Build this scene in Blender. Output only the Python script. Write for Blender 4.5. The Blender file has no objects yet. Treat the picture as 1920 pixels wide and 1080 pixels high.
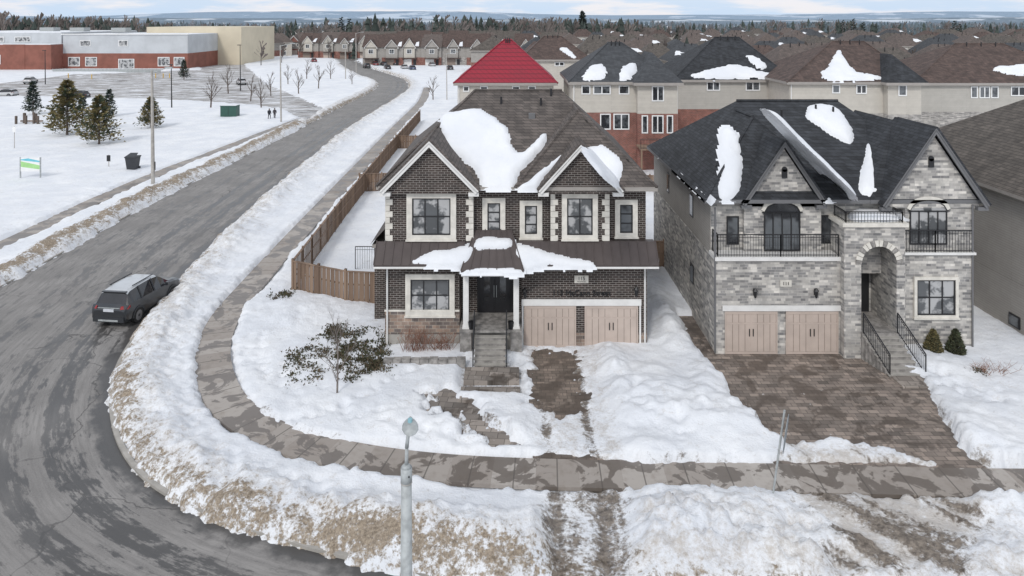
import bpy, math, random
import numpy as np
from mathutils import Vector, Matrix
random.seed(7); rng=np.random.RandomState(5)
F=1350.0; H=16.0; HY=38.0
C=Vector((0,0,H))
def g(px,py,z=0.0):
    k=(H-z)/(py-HY); return ((px-960)*k, F*k)
def at(px,py,D): return Vector(((px-960)*D/F, D, H-(py-HY)*D/F))
def onplane(px,py,p0,n):
    d=Vector((px-960,F,-(py-HY))); t=n.dot(p0-C)/n.dot(d); return C+d*t
scene=bpy.context.scene; COL=scene.collection
# ---------------------------------------------------------------- materials
def newmat(name):
    m=bpy.data.materials.new(name); m.use_nodes=True
    nt=m.node_tree; b=nt.nodes['Principled BSDF']; return m,nt,b
class NT:
    def __init__(s,nt): s.nt=nt
    def n(s,t,**kw):
        nd=s.nt.nodes.new(t)
        for k,v in kw.items(): setattr(nd,k,v)
        return nd
    def set(s,nd,inp,val):
        if isinstance(val,bpy.types.NodeSocket): s.nt.links.new(val,nd.inputs[inp])
        else: nd.inputs[inp].default_value=val
    def math(s,op,a,b=0.0,c=None,clamp=False):
        nd=s.n('ShaderNodeMath',operation=op); nd.use_clamp=clamp
        s.set(nd,0,a); s.set(nd,1,b)
        if c is not None: s.set(nd,2,c)
        return nd.outputs[0]
    def noise(s,vec,scale,detail=4,rough=0.55,dist=0.0):
        nd=s.n('ShaderNodeTexNoise')
        if vec is not None: s.set(nd,'Vector',vec)
        s.set(nd,'Scale',scale); s.set(nd,'Detail',detail); s.set(nd,'Roughness',rough); s.set(nd,'Distortion',dist)
        return nd.outputs[0]
    def ramp(s,fac,lo,hi,a=0.0,b=1.0):
        nd=s.n('ShaderNodeMapRange'); nd.interpolation_type='SMOOTHSTEP'
        s.set(nd,0,fac); s.set(nd,1,lo); s.set(nd,2,hi); s.set(nd,3,a); s.set(nd,4,b); return nd.outputs[0]
    def mix(s,fac,a,b,blend='MIX'):
        nd=s.n('ShaderNodeMix',data_type='RGBA',blend_type=blend)
        s.set(nd,0,fac)
        for i,v in ((6,a),(7,b)):
            if isinstance(v,bpy.types.NodeSocket): s.nt.links.new(v,nd.inputs[i])
            else: nd.inputs[i].default_value=(v[0],v[1],v[2],1)
        return nd.outputs[2]
    def comb(s,x,y,z=0.0):
        nd=s.n('ShaderNodeCombineXYZ'); s.set(nd,0,x); s.set(nd,1,y); s.set(nd,2,z); return nd.outputs[0]
    def obj(s): return s.n('ShaderNodeTexCoord').outputs['Object']
    def sep(s,v):
        nd=s.n('ShaderNodeSeparateXYZ'); s.set(nd,0,v); return nd.outputs
    def wall(s,kz=1.0):
        o=s.sep(s.obj()); return s.comb(s.math('ADD',o[0],o[1]),s.math('MULTIPLY',o[2],kz),0.0)
    def attr(s,name):
        nd=s.n('ShaderNodeAttribute'); nd.attribute_name=name; return nd.outputs['Fac']
    def bump(s,b,h,strength=0.3,dist=0.02):
        nd=s.n('ShaderNodeBump'); s.set(nd,'Height',h); s.set(nd,'Strength',strength); s.set(nd,'Distance',dist)
        s.nt.links.new(nd.outputs[0],b.inputs['Normal'])
def basic(name,col,rough=0.8,var=0.15,scale=3.0,metal=0.0,bump=0.0,fine=None):
    m,nt,b=newmat(name); t=NT(nt); o=t.obj()
    n=t.noise(o,scale,5)
    c2=tuple(min(1,c*(1+var)) for c in col); c1=tuple(c*(1-var) for c in col)
    c=t.mix(t.ramp(n,0.3,0.7),c1,c2)
    nt.links.new(c,b.inputs['Base Color'])
    b.inputs['Roughness'].default_value=rough; b.inputs['Metallic'].default_value=metal
    if bump: t.bump(b,t.noise(o,scale*8,3),bump,0.02)
    return m
def brick(name,c1,c2,mortar,bw,rh,ms,kz=1.0,rough=0.85,bumpS=0.4,noisevar=0.25,second=None,squash=1.0):
    m,nt,b=newmat(name); t=NT(nt); v=t.wall(kz)
    nd=t.n('ShaderNodeTexBrick'); t.set(nd,'Vector',v)
    nd.inputs['Color1'].default_value=(*c1,1); nd.inputs['Color2'].default_value=(*c2,1); nd.inputs['Mortar'].default_value=(*mortar,1)
    t.set(nd,'Scale',1.0); t.set(nd,'Brick Width',bw); t.set(nd,'Row Height',rh); t.set(nd,'Mortar Size',ms); t.set(nd,'Mortar Smooth',0.2)
    nd.squash=squash; nd.squash_frequency=3
    c=nd.outputs[0]
    if second:
        n2=t.n('ShaderNodeTexBrick'); t.set(n2,'Vector',v); t.set(n2,'Scale',1.0); t.set(n2,'Brick Width',bw*second[0]); t.set(n2,'Row Height',rh*second[1]); t.set(n2,'Mortar Size',0.0)
        n2.inputs['Color1'].default_value=(0.70,0.69,0.68,1); n2.inputs['Color2'].default_value=(1.15,1.13,1.09,1); n2.inputs['Mortar'].default_value=(0.9,0.9,0.9,1)
        c=t.mix(1.0,c,n2.outputs[0],'MULTIPLY')
    n=t.ramp(t.noise(t.obj(),1.3,6,0.65),0.25,0.75,1-noisevar,1+noisevar)
    hs=t.n('ShaderNodeHueSaturation'); t.set(hs,'Color',c); t.set(hs,'Value',n)
    nt.links.new(hs.outputs[0],b.inputs['Base Color']); b.inputs['Roughness'].default_value=rough
    t.bump(b,t.math('SUBTRACT',1.0,nd.outputs['Fac']),bumpS,0.015)
    return m
M={}
M['brickA']=brick('dark_brick',(0.052,0.036,0.031),(0.026,0.019,0.017),(0.27,0.25,0.23),0.30,0.105,0.012)
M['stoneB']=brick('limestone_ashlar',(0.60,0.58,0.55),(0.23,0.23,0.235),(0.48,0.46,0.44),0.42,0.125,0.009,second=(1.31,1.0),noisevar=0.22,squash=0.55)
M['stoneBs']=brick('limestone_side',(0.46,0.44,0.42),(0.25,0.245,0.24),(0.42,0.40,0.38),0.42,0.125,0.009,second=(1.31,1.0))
M['skirt']=brick('field_stone',(0.34,0.25,0.20),(0.15,0.13,0.125),(0.38,0.34,0.30),0.34,0.17,0.014,second=(1.6,1.0))
M['brickred']=brick('red_brick',(0.26,0.085,0.06),(0.17,0.06,0.045),(0.3,0.25,0.22),0.3,0.1,0.01)
M['shingA']=brick('brown_shingle',(0.135,0.114,0.102),(0.082,0.070,0.064),(0.038,0.033,0.03),0.42,0.17,0.012,kz=1.3,noisevar=0.3,bumpS=0.3)
M['shingB']=brick('black_shingle',(0.046,0.050,0.057),(0.024,0.026,0.030),(0.012,0.012,0.013),0.42,0.17,0.012,kz=1.3,noisevar=0.35,bumpS=0.3)
M['shingC']=brick('taupe_shingle',(0.13,0.112,0.097),(0.085,0.074,0.065),(0.04,0.035,0.03),0.42,0.17,0.012,kz=1.3,noisevar=0.3,bumpS=0.3)
M['shingD']=brick('redbrown_shingle',(0.12,0.082,0.070),(0.075,0.054,0.047),(0.035,0.025,0.022),0.42,0.17,0.012,kz=1.3,noisevar=0.3,bumpS=0.3)
M['shingE']=brick('hazed_brown_shingle',(0.15,0.118,0.104),(0.10,0.082,0.074),(0.06,0.05,0.045),0.42,0.17,0.012,kz=1.3,noisevar=0.2,bumpS=0.3)  # brown roofs of far rows, lightened in colour to stand in for haze
M['shingF']=brick('slate_shingle',(0.075,0.08,0.087),(0.05,0.054,0.06),(0.03,0.03,0.032),0.42,0.17,0.012,kz=1.3,noisevar=0.2,bumpS=0.3)
M['siding']=brick('vinyl_siding',(0.55,0.515,0.455),(0.52,0.485,0.43),(0.33,0.31,0.28),6.0,0.13,0.008,noisevar=0.06)
M['siding2']=brick('putty_siding',(0.46,0.435,0.395),(0.43,0.41,0.37),(0.27,0.26,0.24),6.0,0.13,0.008,noisevar=0.06)
M['sidingG']=brick('grey_siding',(0.35,0.33,0.305),(0.335,0.315,0.29),(0.22,0.205,0.19),6.0,0.13,0.008,noisevar=0.08)
M['trim']=basic('limestone_trim',(0.66,0.63,0.57),0.8,0.12,2.5)
M['trimw']=basic('white_trim',(0.72,0.71,0.69),0.6,0.06,2)
M['taupe']=basic('taupe_fascia',(0.33,0.305,0.28),0.6,0.06,2)
M['grayf']=basic('grey_fascia',(0.15,0.15,0.155),0.6,0.06,2)
M['garage']=basic('garage_door_paint',(0.50,0.415,0.36),0.55,0.06,1.5)
M['garaged']=basic('garage_door_groove',(0.25,0.20,0.17),0.6,0.05,1.5)
M['black']=basic('black_metal',(0.016,0.016,0.018),0.45,0.1,4)
M['door']=basic('black_door_paint',(0.02,0.02,0.023),0.3,0.1,2)
M['conc']=basic('concrete',(0.36,0.34,0.31),0.9,0.15,2,bump=0.2)
M['stepstone']=basic('step_stone',(0.27,0.255,0.24),0.85,0.35,4,bump=0.3)
M['whitep']=basic('white_paint',(0.78,0.78,0.77),0.6,0.04,2)
M['galv']=basic('galvanised_steel',(0.38,0.40,0.40),0.65,0.2,6,metal=0.2)
M['signback']=basic('sign_back_aluminium',(0.26,0.29,0.31),0.55,0.15,5,metal=0.2)
M['polec']=basic('weathered_pole',(0.40,0.38,0.35),0.8,0.15,3)
M['bark']=basic('bark',(0.12,0.095,0.08),0.95,0.3,9)
M['barkg']=basic('grey_bark',(0.19,0.165,0.15),0.95,0.2,5)
M['needle']=basic('needles_olive',(0.17,0.14,0.06),0.9,0.35,1.5)
M['needle2']=basic('needles_green',(0.055,0.070,0.038),0.9,0.35,1.5)
M['spruce']=basic('needles_spruce',(0.028,0.045,0.040),0.9,0.35,1.5)
M['juniper']=basic('juniper_green',(0.055,0.056,0.028),0.9,0.3,2)
M['junbrown']=basic('juniper_brown',(0.10,0.075,0.045),0.9,0.3,2)
M['twigred']=basic('red_twigs',(0.24,0.12,0.08),0.9,0.3,3)
M['green']=basic('utility_green',(0.03,0.09,0.07),0.5,0.1,2)
M['plastic']=basic('dark_plastic',(0.03,0.033,0.038),0.5,0.1,2)
M['school']=basic('school_panel',(0.50,0.52,0.54),0.7,0.08,0.3)
M['beige']=basic('beige_stucco',(0.62,0.55,0.42),0.8,0.06,0.2)
M['schoolbrick']=basic('school_brick',(0.24,0.095,0.07),0.85,0.15,0.4)
M['yellow']=basic('yellow_paint',(0.65,0.40,0.05),0.6,0.1,2)
M['signgreen']=basic('sign_green',(0.35,0.62,0.25),0.5,0.1,2)
M['signblue']=basic('sign_blue',(0.15,0.50,0.60),0.5,0.1,2)
M['sensor']=basic('photocell_blue',(0.25,0.45,0.50),0.5,0.1,2)
def metalroof():
    m,nt,b=newmat('metal_roof'); t=NT(nt)
    n=t.noise(t.obj(),1.5,5); nt.links.new(t.mix(n,(0.060,0.048,0.046),(0.11,0.09,0.085)),b.inputs['Base Color'])
    b.inputs['Roughness'].default_value=0.42; b.inputs['Metallic'].default_value=0.3; return m
M['metroof']=metalroof()
def redroof():
    m,nt,b=newmat('red_metal_roof'); t=NT(nt); o=t.sep(t.obj())
    w=t.math('FRACT',t.math('MULTIPLY',o[2],2.2)); w2=t.math('FRACT',t.math('MULTIPLY',t.math('ADD',o[0],o[1]),1.6))
    f=t.math('MAXIMUM',t.ramp(w,0.7,1.0),t.math('MULTIPLY',t.ramp(w2,0.8,1.0),0.7))
    c=t.mix(f,(0.30,0.014,0.032),(0.10,0.006,0.014)); c=t.mix(t.ramp(t.noise(t.obj(),0.5,4),0.4,0.7,0,0.3),c,(0.16,0.02,0.03))
    nt.links.new(c,b.inputs['Base Color']); b.inputs['Roughness'].default_value=0.5; return m
M['redroof']=redroof()
def glass(name,c1,c2,sc=0.7,lo=0.42,hi=0.58):
    m,nt,b=newmat(name); t=NT(nt); n=t.noise(t.obj(),sc,3)
    nt.links.new(t.mix(t.ramp(n,lo,hi),c1,c2),b.inputs['Base Color'])
    b.inputs['Roughness'].default_value=0.06; b.inputs['Specular IOR Level'].default_value=0.8; return m
M['glass']=glass('window_glass',(0.02,0.022,0.026),(0.13,0.14,0.15))
M['glassc']=glass('curtained_glass',(0.09,0.095,0.10),(0.42,0.42,0.42),1.3,0.45,0.55)
M['carglass']=glass('car_glass',(0.012,0.013,0.015),(0.02,0.02,0.024))
def wood():
    m,nt,b=newmat('fence_wood'); t=NT(nt); o=t.sep(t.obj())
    cell=t.math('FLOOR',t.math('MULTIPLY',t.math('ADD',o[0],o[1]),6.6))
    wn=t.n('ShaderNodeTexWhiteNoise',noise_dimensions='1D'); t.set(wn,'W',cell)
    n=t.noise(t.comb(t.math('MULTIPLY',o[0],6),t.math('MULTIPLY',o[1],6),t.math('MULTIPLY',o[2],0.8)),2.5,5)
    f=t.math('ADD',t.math('MULTIPLY',wn.outputs[0],0.55),t.math('MULTIPLY',n,0.45))
    nt.links.new(t.mix(f,(0.095,0.060,0.042),(0.32,0.225,0.16)),b.inputs['Base Color']); b.inputs['Roughness'].default_value=0.9; return m
M['wood']=wood()
def snowmat(name,attrs=False):
    m,nt,b=newmat(name); t=NT(nt); o=t.obj()
    big=t.noise(o,0.35,4); med=t.noise(o,2.2,5,0.6); fine=t.noise(o,14,4,0.7)
    c=t.mix(t.ramp(big,0.35,0.7),(0.74,0.76,0.795),(0.83,0.84,0.855))
    if attrs:
        dn=t.noise(o,1.5,8,0.72,0.4); dn2=t.noise(o,7,6,0.75)
        nn=t.math('ADD',t.math('MULTIPLY',dn,0.55),t.math('MULTIPLY',dn2,0.45))
        nn=t.math('MULTIPLY_ADD',nn,2.1,-0.55)
        A=t.attr('dirt'); S=t.attr('stain'); Mu=t.attr('mud')
        st=t.ramp(t.math('ADD',nn,t.math('MULTIPLY',S,0.55)),0.58,1.05,0,0.8)
        c=t.mix(st,c,(0.48,0.435,0.385))
        c=t.mix(t.ramp(t.math('ADD',t.noise(o,22,3,0.8),t.math('MULTIPLY',S,0.10)),0.69,0.79,0,0.55),c,(0.33,0.285,0.235))
        d=t.math('ADD',nn,t.math('MULTIPLY',A,0.30))
        fd=t.math('MULTIPLY',t.ramp(d,0.66,0.86,0,0.92),t.ramp(A,0.04,0.3))
        brown=t.mix(t.ramp(t.noise(o,11,6,0.8),0.3,0.7),(0.11,0.08,0.05),(0.43,0.35,0.26))
        c=t.mix(fd,c,brown)
        fm=t.math('MULTIPLY',t.ramp(t.math('ADD',nn,t.math('MULTIPLY',Mu,0.5)),0.68,1.0,0,0.93),t.ramp(Mu,0.05,0.3))
        mudc=t.mix(t.ramp(t.noise(o,5,6,0.75),0.3,0.7),(0.06,0.047,0.038),(0.29,0.245,0.20))
        c=t.mix(fm,c,mudc)
    nt.links.new(c,b.inputs['Base Color']); b.inputs['Roughness'].default_value=0.75
    b.inputs['Specular IOR Level'].default_value=0.2
    h=t.math('ADD',t.math('MULTIPLY',med,0.7),t.math('MULTIPLY',fine,0.3))
    t.bump(b,h,0.7,0.16 if attrs else 0.07)
    return m
M['snow']=snowmat('snow'); M['snowg']=snowmat('snow_ground',True)
def roadmat():
    m,nt,b=newmat('asphalt'); t=NT(nt); o=t.obj(); s=t.attr('s'); tt=t.attr('t')
    st=t.noise(t.comb(t.math('MULTIPLY',s,0.09),t.math('MULTIPLY',tt,1.5),0),1.6,7,0.7,0.4)
    st2=t.noise(t.comb(t.math('MULTIPLY',s,0.30),t.math('MULTIPLY',tt,3.8),2),1.6,6,0.75)
    blot=t.noise(o,0.33,5,0.6)
    dash=t.noise(t.comb(t.math('MULTIPLY',s,1.1),t.math('MULTIPLY',tt,2.6),7),1.0,5,0.7)
    base=t.mix(t.ramp(blot,0.3,0.7),(0.20,0.19,0.18),(0.30,0.285,0.27))
    base=t.mix(t.ramp(st2,0.35,0.65,0,0.65),base,(0.145,0.138,0.132))
    base=t.mix(t.ramp(t.noise(o,18,5,0.8),0.35,0.7,0,0.35),base,(0.35,0.335,0.32))
    b1=t.ramp(t.math('ABSOLUTE',t.math('SUBTRACT',tt,2.0)),0.1,0.8,0.10,0); b2=t.ramp(t.math('ABSOLUTE',t.math('SUBTRACT',tt,3.8)),0.1,0.7,0.095,0); b3=t.ramp(t.math('ABSOLUTE',t.math('SUBTRACT',tt,6.4)),0.1,0.6,0.055,0)
    bands=t.math('ADD',t.math('ADD',b1,b2),b3)
    wet=t.ramp(t.math('ADD',t.math('ADD',t.math('MULTIPLY',st,0.5),t.math('MULTIPLY',dash,0.5)),t.math('SUBTRACT',bands,0.012)),0.52,0.58)
    wet=t.math('MULTIPLY',wet,t.ramp(t.noise(o,0.10,2),0.35,0.55,0.45,1.0))
    edge=t.ramp(t.math('ADD',tt,t.math('MULTIPLY',t.noise(o,0.7,6,0.65),2.6)),1.6,2.2,1,0)
    wet=t.math('MAXIMUM',wet,edge)
    c=t.mix(t.math('MULTIPLY',wet,0.84),base,(0.040,0.038,0.037))
    vo=t.n('ShaderNodeTexVoronoi',feature='DISTANCE_TO_EDGE'); 
    wv=t.n('ShaderNodeVectorMath',operation='ADD'); t.set(wv,0,o)
    nz=t.n('ShaderNodeTexNoise'); t.set(nz,'Scale',0.5); t.set(nz,'Detail',6.0); t.set(nz,'Vector',o)
    sc=t.n('ShaderNodeVectorMath',operation='SCALE'); t.set(sc,0,nz.outputs[1]); t.set(sc,'Scale',2.0); t.set(wv,1,sc.outputs[0])
    t.set(vo,'Vector',wv.outputs[0]); t.set(vo,'Scale',0.10)
    cr=t.math('MULTIPLY',t.ramp(vo.outputs['Distance'],0.001,0.0042,0.6,0),t.ramp(t.noise(o,0.09,2),0.45,0.55))
    c=t.mix(cr,c,(0.045,0.043,0.042))
    nt.links.new(c,b.inputs['Base Color'])
    t.set(b,'Roughness',t.ramp(wet,0,1,0.85,0.36))
    t.bump(b,t.noise(o,25,3,0.7),0.25,0.01)
    return m
M['road']=roadmat()
def walkmat():
    m,nt,b=newmat('sidewalk_concrete'); t=NT(nt); o=t.obj(); s=t.attr('s')
    j=t.math('ABSOLUTE',t.math('SUBTRACT',t.math('FRACT',t.math('DIVIDE',s,1.5)),0.5)); jf=t.ramp(j,0.478,0.49)
    cell=t.n('ShaderNodeTexWhiteNoise',noise_dimensions='1D'); t.set(cell,'W',t.math('FLOOR',t.math('ADD',t.math('DIVIDE',s,1.5),0.5)))
    c=t.mix(cell.outputs[0],(0.30,0.265,0.235),(0.43,0.395,0.36))
    c=t.mix(t.ramp(t.noise(o,3,6),0.45,0.8,0,0.5),c,(0.20,0.165,0.135))
    wet=t.ramp(t.noise(o,0.8,7,0.62,0.7),0.50,0.525)
    c=t.mix(t.math('MULTIPLY',wet,0.74),c,(0.095,0.076,0.062))
    c=t.mix(t.math('MULTIPLY',jf,0.7),c,(0.08,0.07,0.06))
    nt.links.new(c,b.inputs['Base Color']); t.set(b,'Roughness',t.ramp(wet,0,1,0.85,0.35)); return m
M['walk']=walkmat()
def pavers(name,c1,c2,mw=0.3,mh=0.2,rot=0.0,wl=0.54):
    m,nt,b=newmat(name); t=NT(nt); o=t.obj()
    mp=t.n('ShaderNodeMapping'); t.set(mp,'Vector',o); mp.inputs['Rotation'].default_value=(0,0,rot)
    nd=t.n('ShaderNodeTexBrick'); t.set(nd,'Vector',mp.outputs[0]); t.set(nd,'Scale',1.0); t.set(nd,'Brick Width',mw); t.set(nd,'Row Height',mh); t.set(nd,'Mortar Size',0.012)
    nd.inputs['Color1'].default_value=(*c1,1); nd.inputs['Color2'].default_value=(*c2,1); nd.inputs['Mortar'].default_value=(0.09,0.08,0.07,1)
    n2=t.n('ShaderNodeTexBrick'); t.set(n2,'Vector',mp.outputs[0]); t.set(n2,'Scale',1.0); t.set(n2,'Brick Width',mw*1.6); t.set(n2,'Row Height',mh); t.set(n2,'Mortar Size',0.0)
    n2.inputs['Color1'].default_value=(0.65,0.63,0.62,1); n2.inputs['Color2'].default_value=(1.25,1.2,1.17,1); n2.inputs['Mortar'].default_value=(0.9,0.9,0.9,1)
    c=t.mix(1.0,nd.outputs[0],n2.outputs[0],'MULTIPLY')
    wet=t.ramp(t.noise(o,0.9,7,0.65,0.6),wl,wl+0.05)
    c=t.mix(t.math('MULTIPLY',wet,0.65),c,(0.07,0.054,0.043)) 
    sn=t.ramp(t.noise(o,2.3,7,0.7),0.65,0.70,0,0.7); c=t.mix(sn,c,(0.6,0.58,0.56))
    nt.links.new(c,b.inputs['Base Color']); t.set(b,'Roughness',t.ramp(wet,0,1,0.85,0.45))
    t.bump(b,t.math('SUBTRACT',1.0,nd.outputs['Fac']),0.4,0.01); return m
M['pave']=pavers('driveway_pavers',(0.30,0.255,0.22),(0.19,0.165,0.145),0.42,0.26,0,0.51)
M['pave2']=pavers('muddy_pavers',(0.25,0.205,0.17),(0.16,0.135,0.112),0.36,0.24,0,0.48)
M['flag']=pavers('flagstone',(0.33,0.30,0.27),(0.20,0.18,0.16),0.6,0.4,0.1)
def lotmat():
    m,nt,b=newmat('lot_asphalt'); t=NT(nt); o=t.obj()
    x=t.sep(o); v=t.comb(t.math('MULTIPLY',x[0],0.05),t.math('MULTIPLY',x[1],0.22),0)
    n=t.noise(v,2.0,7,0.65,0.5); c=t.mix(t.ramp(n,0.35,0.55),(0.16,0.148,0.14),(0.32,0.30,0.285))
    c=t.mix(t.ramp(t.noise(v,3.6,7,0.72,0.6),0.49,0.56),c,(0.70,0.71,0.73))
    nt.links.new(c,b.inputs['Base Color']); b.inputs['Roughness'].default_value=0.6; return m
M['lot']=lotmat()
def paint(name,c,rough=0.3,metal=0.5):
    m,nt,b=newmat(name); t=NT(nt)
    n=t.ramp(t.noise(t.obj(),2.5,6,0.7),0.35,0.75,0,0.15); z=t.sep(t.obj())[2]
    low=t.ramp(t.math('ADD',z,t.math('MULTIPLY',t.noise(t.obj(),3,4),0.3)),0.35,0.95,0.5,0)
    cc=t.mix(t.math('MAXIMUM',n,low),c,(0.17,0.155,0.14)); nt.links.new(cc,b.inputs['Base Color'])
    b.inputs['Roughness'].default_value=rough; b.inputs['Metallic'].default_value=metal
    b.inputs['Coat Weight'].default_value=0.4; return m
M['carpaint']=paint('car_paint_grey',(0.045,0.050,0.058)); M['carroof']=paint('car_roof_silver',(0.55,0.57,0.59),0.3,0.2)
M['tyre']=basic('tyre_rubber',(0.02,0.02,0.02),0.85,0.2,5); M['rim']=basic('alloy_rim',(0.25,0.25,0.26),0.35,0.1,5,metal=0.8)
M['tail']=basic('tail_lamp',(0.28,0.01,0.012),0.25,0.05,5); M['plate']=basic('plate_white',(0.6,0.62,0.66),0.5,0.05,5)
# ---------------------------------------------------------------- mesh builder
class MB:
    def __init__(s): s.v=[];s.f=[];s.mi=[];s.ms=[]
    def mid(s,m):
        if m not in s.ms: s.ms.append(m)
        return s.ms.index(m)
    def face(s,pts,m):
        i=len(s.v); s.v+= [tuple(p) for p in pts]; s.f.append(tuple(range(i,i+len(pts)))); s.mi.append(s.mid(m))
    def solid(s,vs,fs,m):
        i=len(s.v); s.v+=[tuple(p) for p in vs]; k=s.mid(m)
        for f in fs: s.f.append(tuple(i+a for a in f)); s.mi.append(k)
    def box(s,x0,x1,y0,y1,z0,z1,m):
        s.solid([(x0,y0,z0),(x1,y0,z0),(x1,y1,z0),(x0,y1,z0),(x0,y0,z1),(x1,y0,z1),(x1,y1,z1),(x0,y1,z1)],
          [(0,3,2,1),(4,5,6,7),(0,1,5,4),(1,2,6,5),(2,3,7,6),(3,0,4,7)],m)
    def prism(s,poly,vec,m):
        n=len(poly); vec=Vector(vec); a=[Vector(p) for p in poly]; b=[p+vec for p in a]
        s.solid(a+b,[tuple(range(n))[::-1],tuple(range(n,2*n))]+[(i,(i+1)%n,n+(i+1)%n,n+i) for i in range(n)],m)
    def cyl(s,p0,p1,r0,r1,n,m,cap=True):
        p0=Vector(p0);p1=Vector(p1);d=(p1-p0); 
        if d.length<1e-6: return
        d.normalize(); a=d.orthogonal().normalized(); b=d.cross(a)
        vs=[];
        for p,r in ((p0,r0),(p1,r1)):
            for i in range(n):
                t=2*math.pi*i/n; vs.append(p+a*(math.cos(t)*r)+b*(math.sin(t)*r))
        fs=[(i,(i+1)%n,n+(i+1)%n,n+i) for i in range(n)]
        if cap: fs+=[tuple(range(n))[::-1],tuple(range(n,2*n))]
        s.solid(vs,fs,m)
    def mesh(s,name):
        me=bpy.data.meshes.new(name); me.from_pydata(s.v,[],s.f)
        for m in s.ms: me.materials.append(M[m] if isinstance(m,str) else m)
        me.polygons.foreach_set('material_index',s.mi); me.update(); return me
    def build(s,name,parent=None,smooth=False,loc=None):
        me=s.mesh(name)
        if smooth: me.polygons.foreach_set('use_smooth',[True]*len(me.polygons))
        o=bpy.data.objects.new(name,me); COL.objects.link(o)
        if parent: o.parent=parent
        if loc: o.location=loc
        return o
def empty(name,loc=(0,0,0)):
    o=bpy.data.objects.new(name,None); COL.objects.link(o); o.location=loc; o.empty_display_size=0.5; return o
# ---------------------------------------------------------------- numpy helpers
TAB=rng.rand(256,256)
def vn(x,y,seed=0):
    x=x+seed*17.3; y=y+seed*9.1
    xi=np.floor(x).astype(int); yi=np.floor(y).astype(int); fx=x-xi; fy=y-yi
    fx=fx*fx*(3-2*fx); fy=fy*fy*(3-2*fy)
    a=TAB[xi%256,yi%256];b=TAB[(xi+1)%256,yi%256];c=TAB[xi%256,(yi+1)%256];d=TAB[(xi+1)%256,(yi+1)%256]
    return (a*(1-fx)+b*fx)*(1-fy)+(c*(1-fx)+d*fx)*fy-0.5
def fbm(x,y,sc,oc=4,seed=0):
    r=0;a=1.0;t=0
    for i in range(oc):
        r=r+a*vn(x*sc,y*sc,seed+i*3); t+=a; a*=0.5; sc*=2.03
    return r/t*2
def pdist(X,Y,pts,closed=False):
    best=np.full(X.shape,1e9); n=len(pts)
    for i in range(n if closed else n-1):
        ax,ay=pts[i];bx,by=pts[(i+1)%n]; dx=bx-ax;dy=by-ay;L=dx*dx+dy*dy+1e-9
        t=np.clip(((X-ax)*dx+(Y-ay)*dy)/L,0,1)
        best=np.minimum(best,(X-ax-t*dx)**2+(Y-ay-t*dy)**2)
    return np.sqrt(best)
def sdf(X,Y,pts):
    d=pdist(X,Y,pts,True); ins=np.zeros(X.shape,bool); n=len(pts)
    for i in range(n):
        ax,ay=pts[i];bx,by=pts[(i+1)%n]
        if ay==by: continue
        c=((ay>Y)!=(by>Y))&(X<(bx-ax)*(Y-ay)/(by-ay)+ax); ins^=c
    return np.where(ins,-d,d)
def sm(a,b,x):
    t=np.clip((x-a)/(b-a),0,1); return t*t*(3-2*t)
def catmull(pts,n):
    P=[np.array(p,float) for p in pts]; P=[2*P[0]-P[1]]+P+[2*P[-1]-P[-2]]; out=[]
    for i in range(1,len(P)-2):
        for k in range(n):
            t=k/n; p0,p1,p2,p3=P[i-1:i+3]
            out.append(0.5*((2*p1)+(-p0+p2)*t+(2*p0-5*p1+4*p2-p3)*t*t+(-p0+3*p1-3*p2+p3)*t**3))
    out.append(P[-2]); return np.array(out)
# ---------------------------------------------------------------- site plan
R=[(45,19),(15,19.4),(0.6,20.2),(-4.06,21.1),(-8.95,22.8),(-12.9,25.1),(-16.0,28.7),(-18.4,33.6),(-19.85,40.6),(-20.9,47.8),(-21.9,58),(-22.6,69.2),(-23.6,89),(-24.1,117),(-23.6,145),(-24.5,170),(-29.5,196),(-40,223),(-54.6,263),(-78.7,348)]
L=[(45,8),(12,8),(-4,8.6),(-14,11),(-21,15),(-27,20),(-30,26),(-31,34),(-30.6,42.6),(-30.8,48.4),(-31.2,55.8),(-31.5,64.7),(-31.4,81.5),(-31.3,109.6),(-31.6,133),(-31.5,161),(-34.5,184.6),(-44,208),(-59.5,251),(-84.5,337)]
Rc=catmull(R,14); Lc=catmull(L,14)
def bm_flip(me):
    import bmesh
    bm=bmesh.new(); bm.from_mesh(me); bmesh.ops.recalc_face_normals(bm,faces=bm.faces)
    up=sum(f.normal.z*f.calc_area() for f in bm.faces)
    if up<0: bmesh.ops.reverse_faces(bm,faces=bm.faces)
    bm.to_mesh(me); bm.free()
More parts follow.
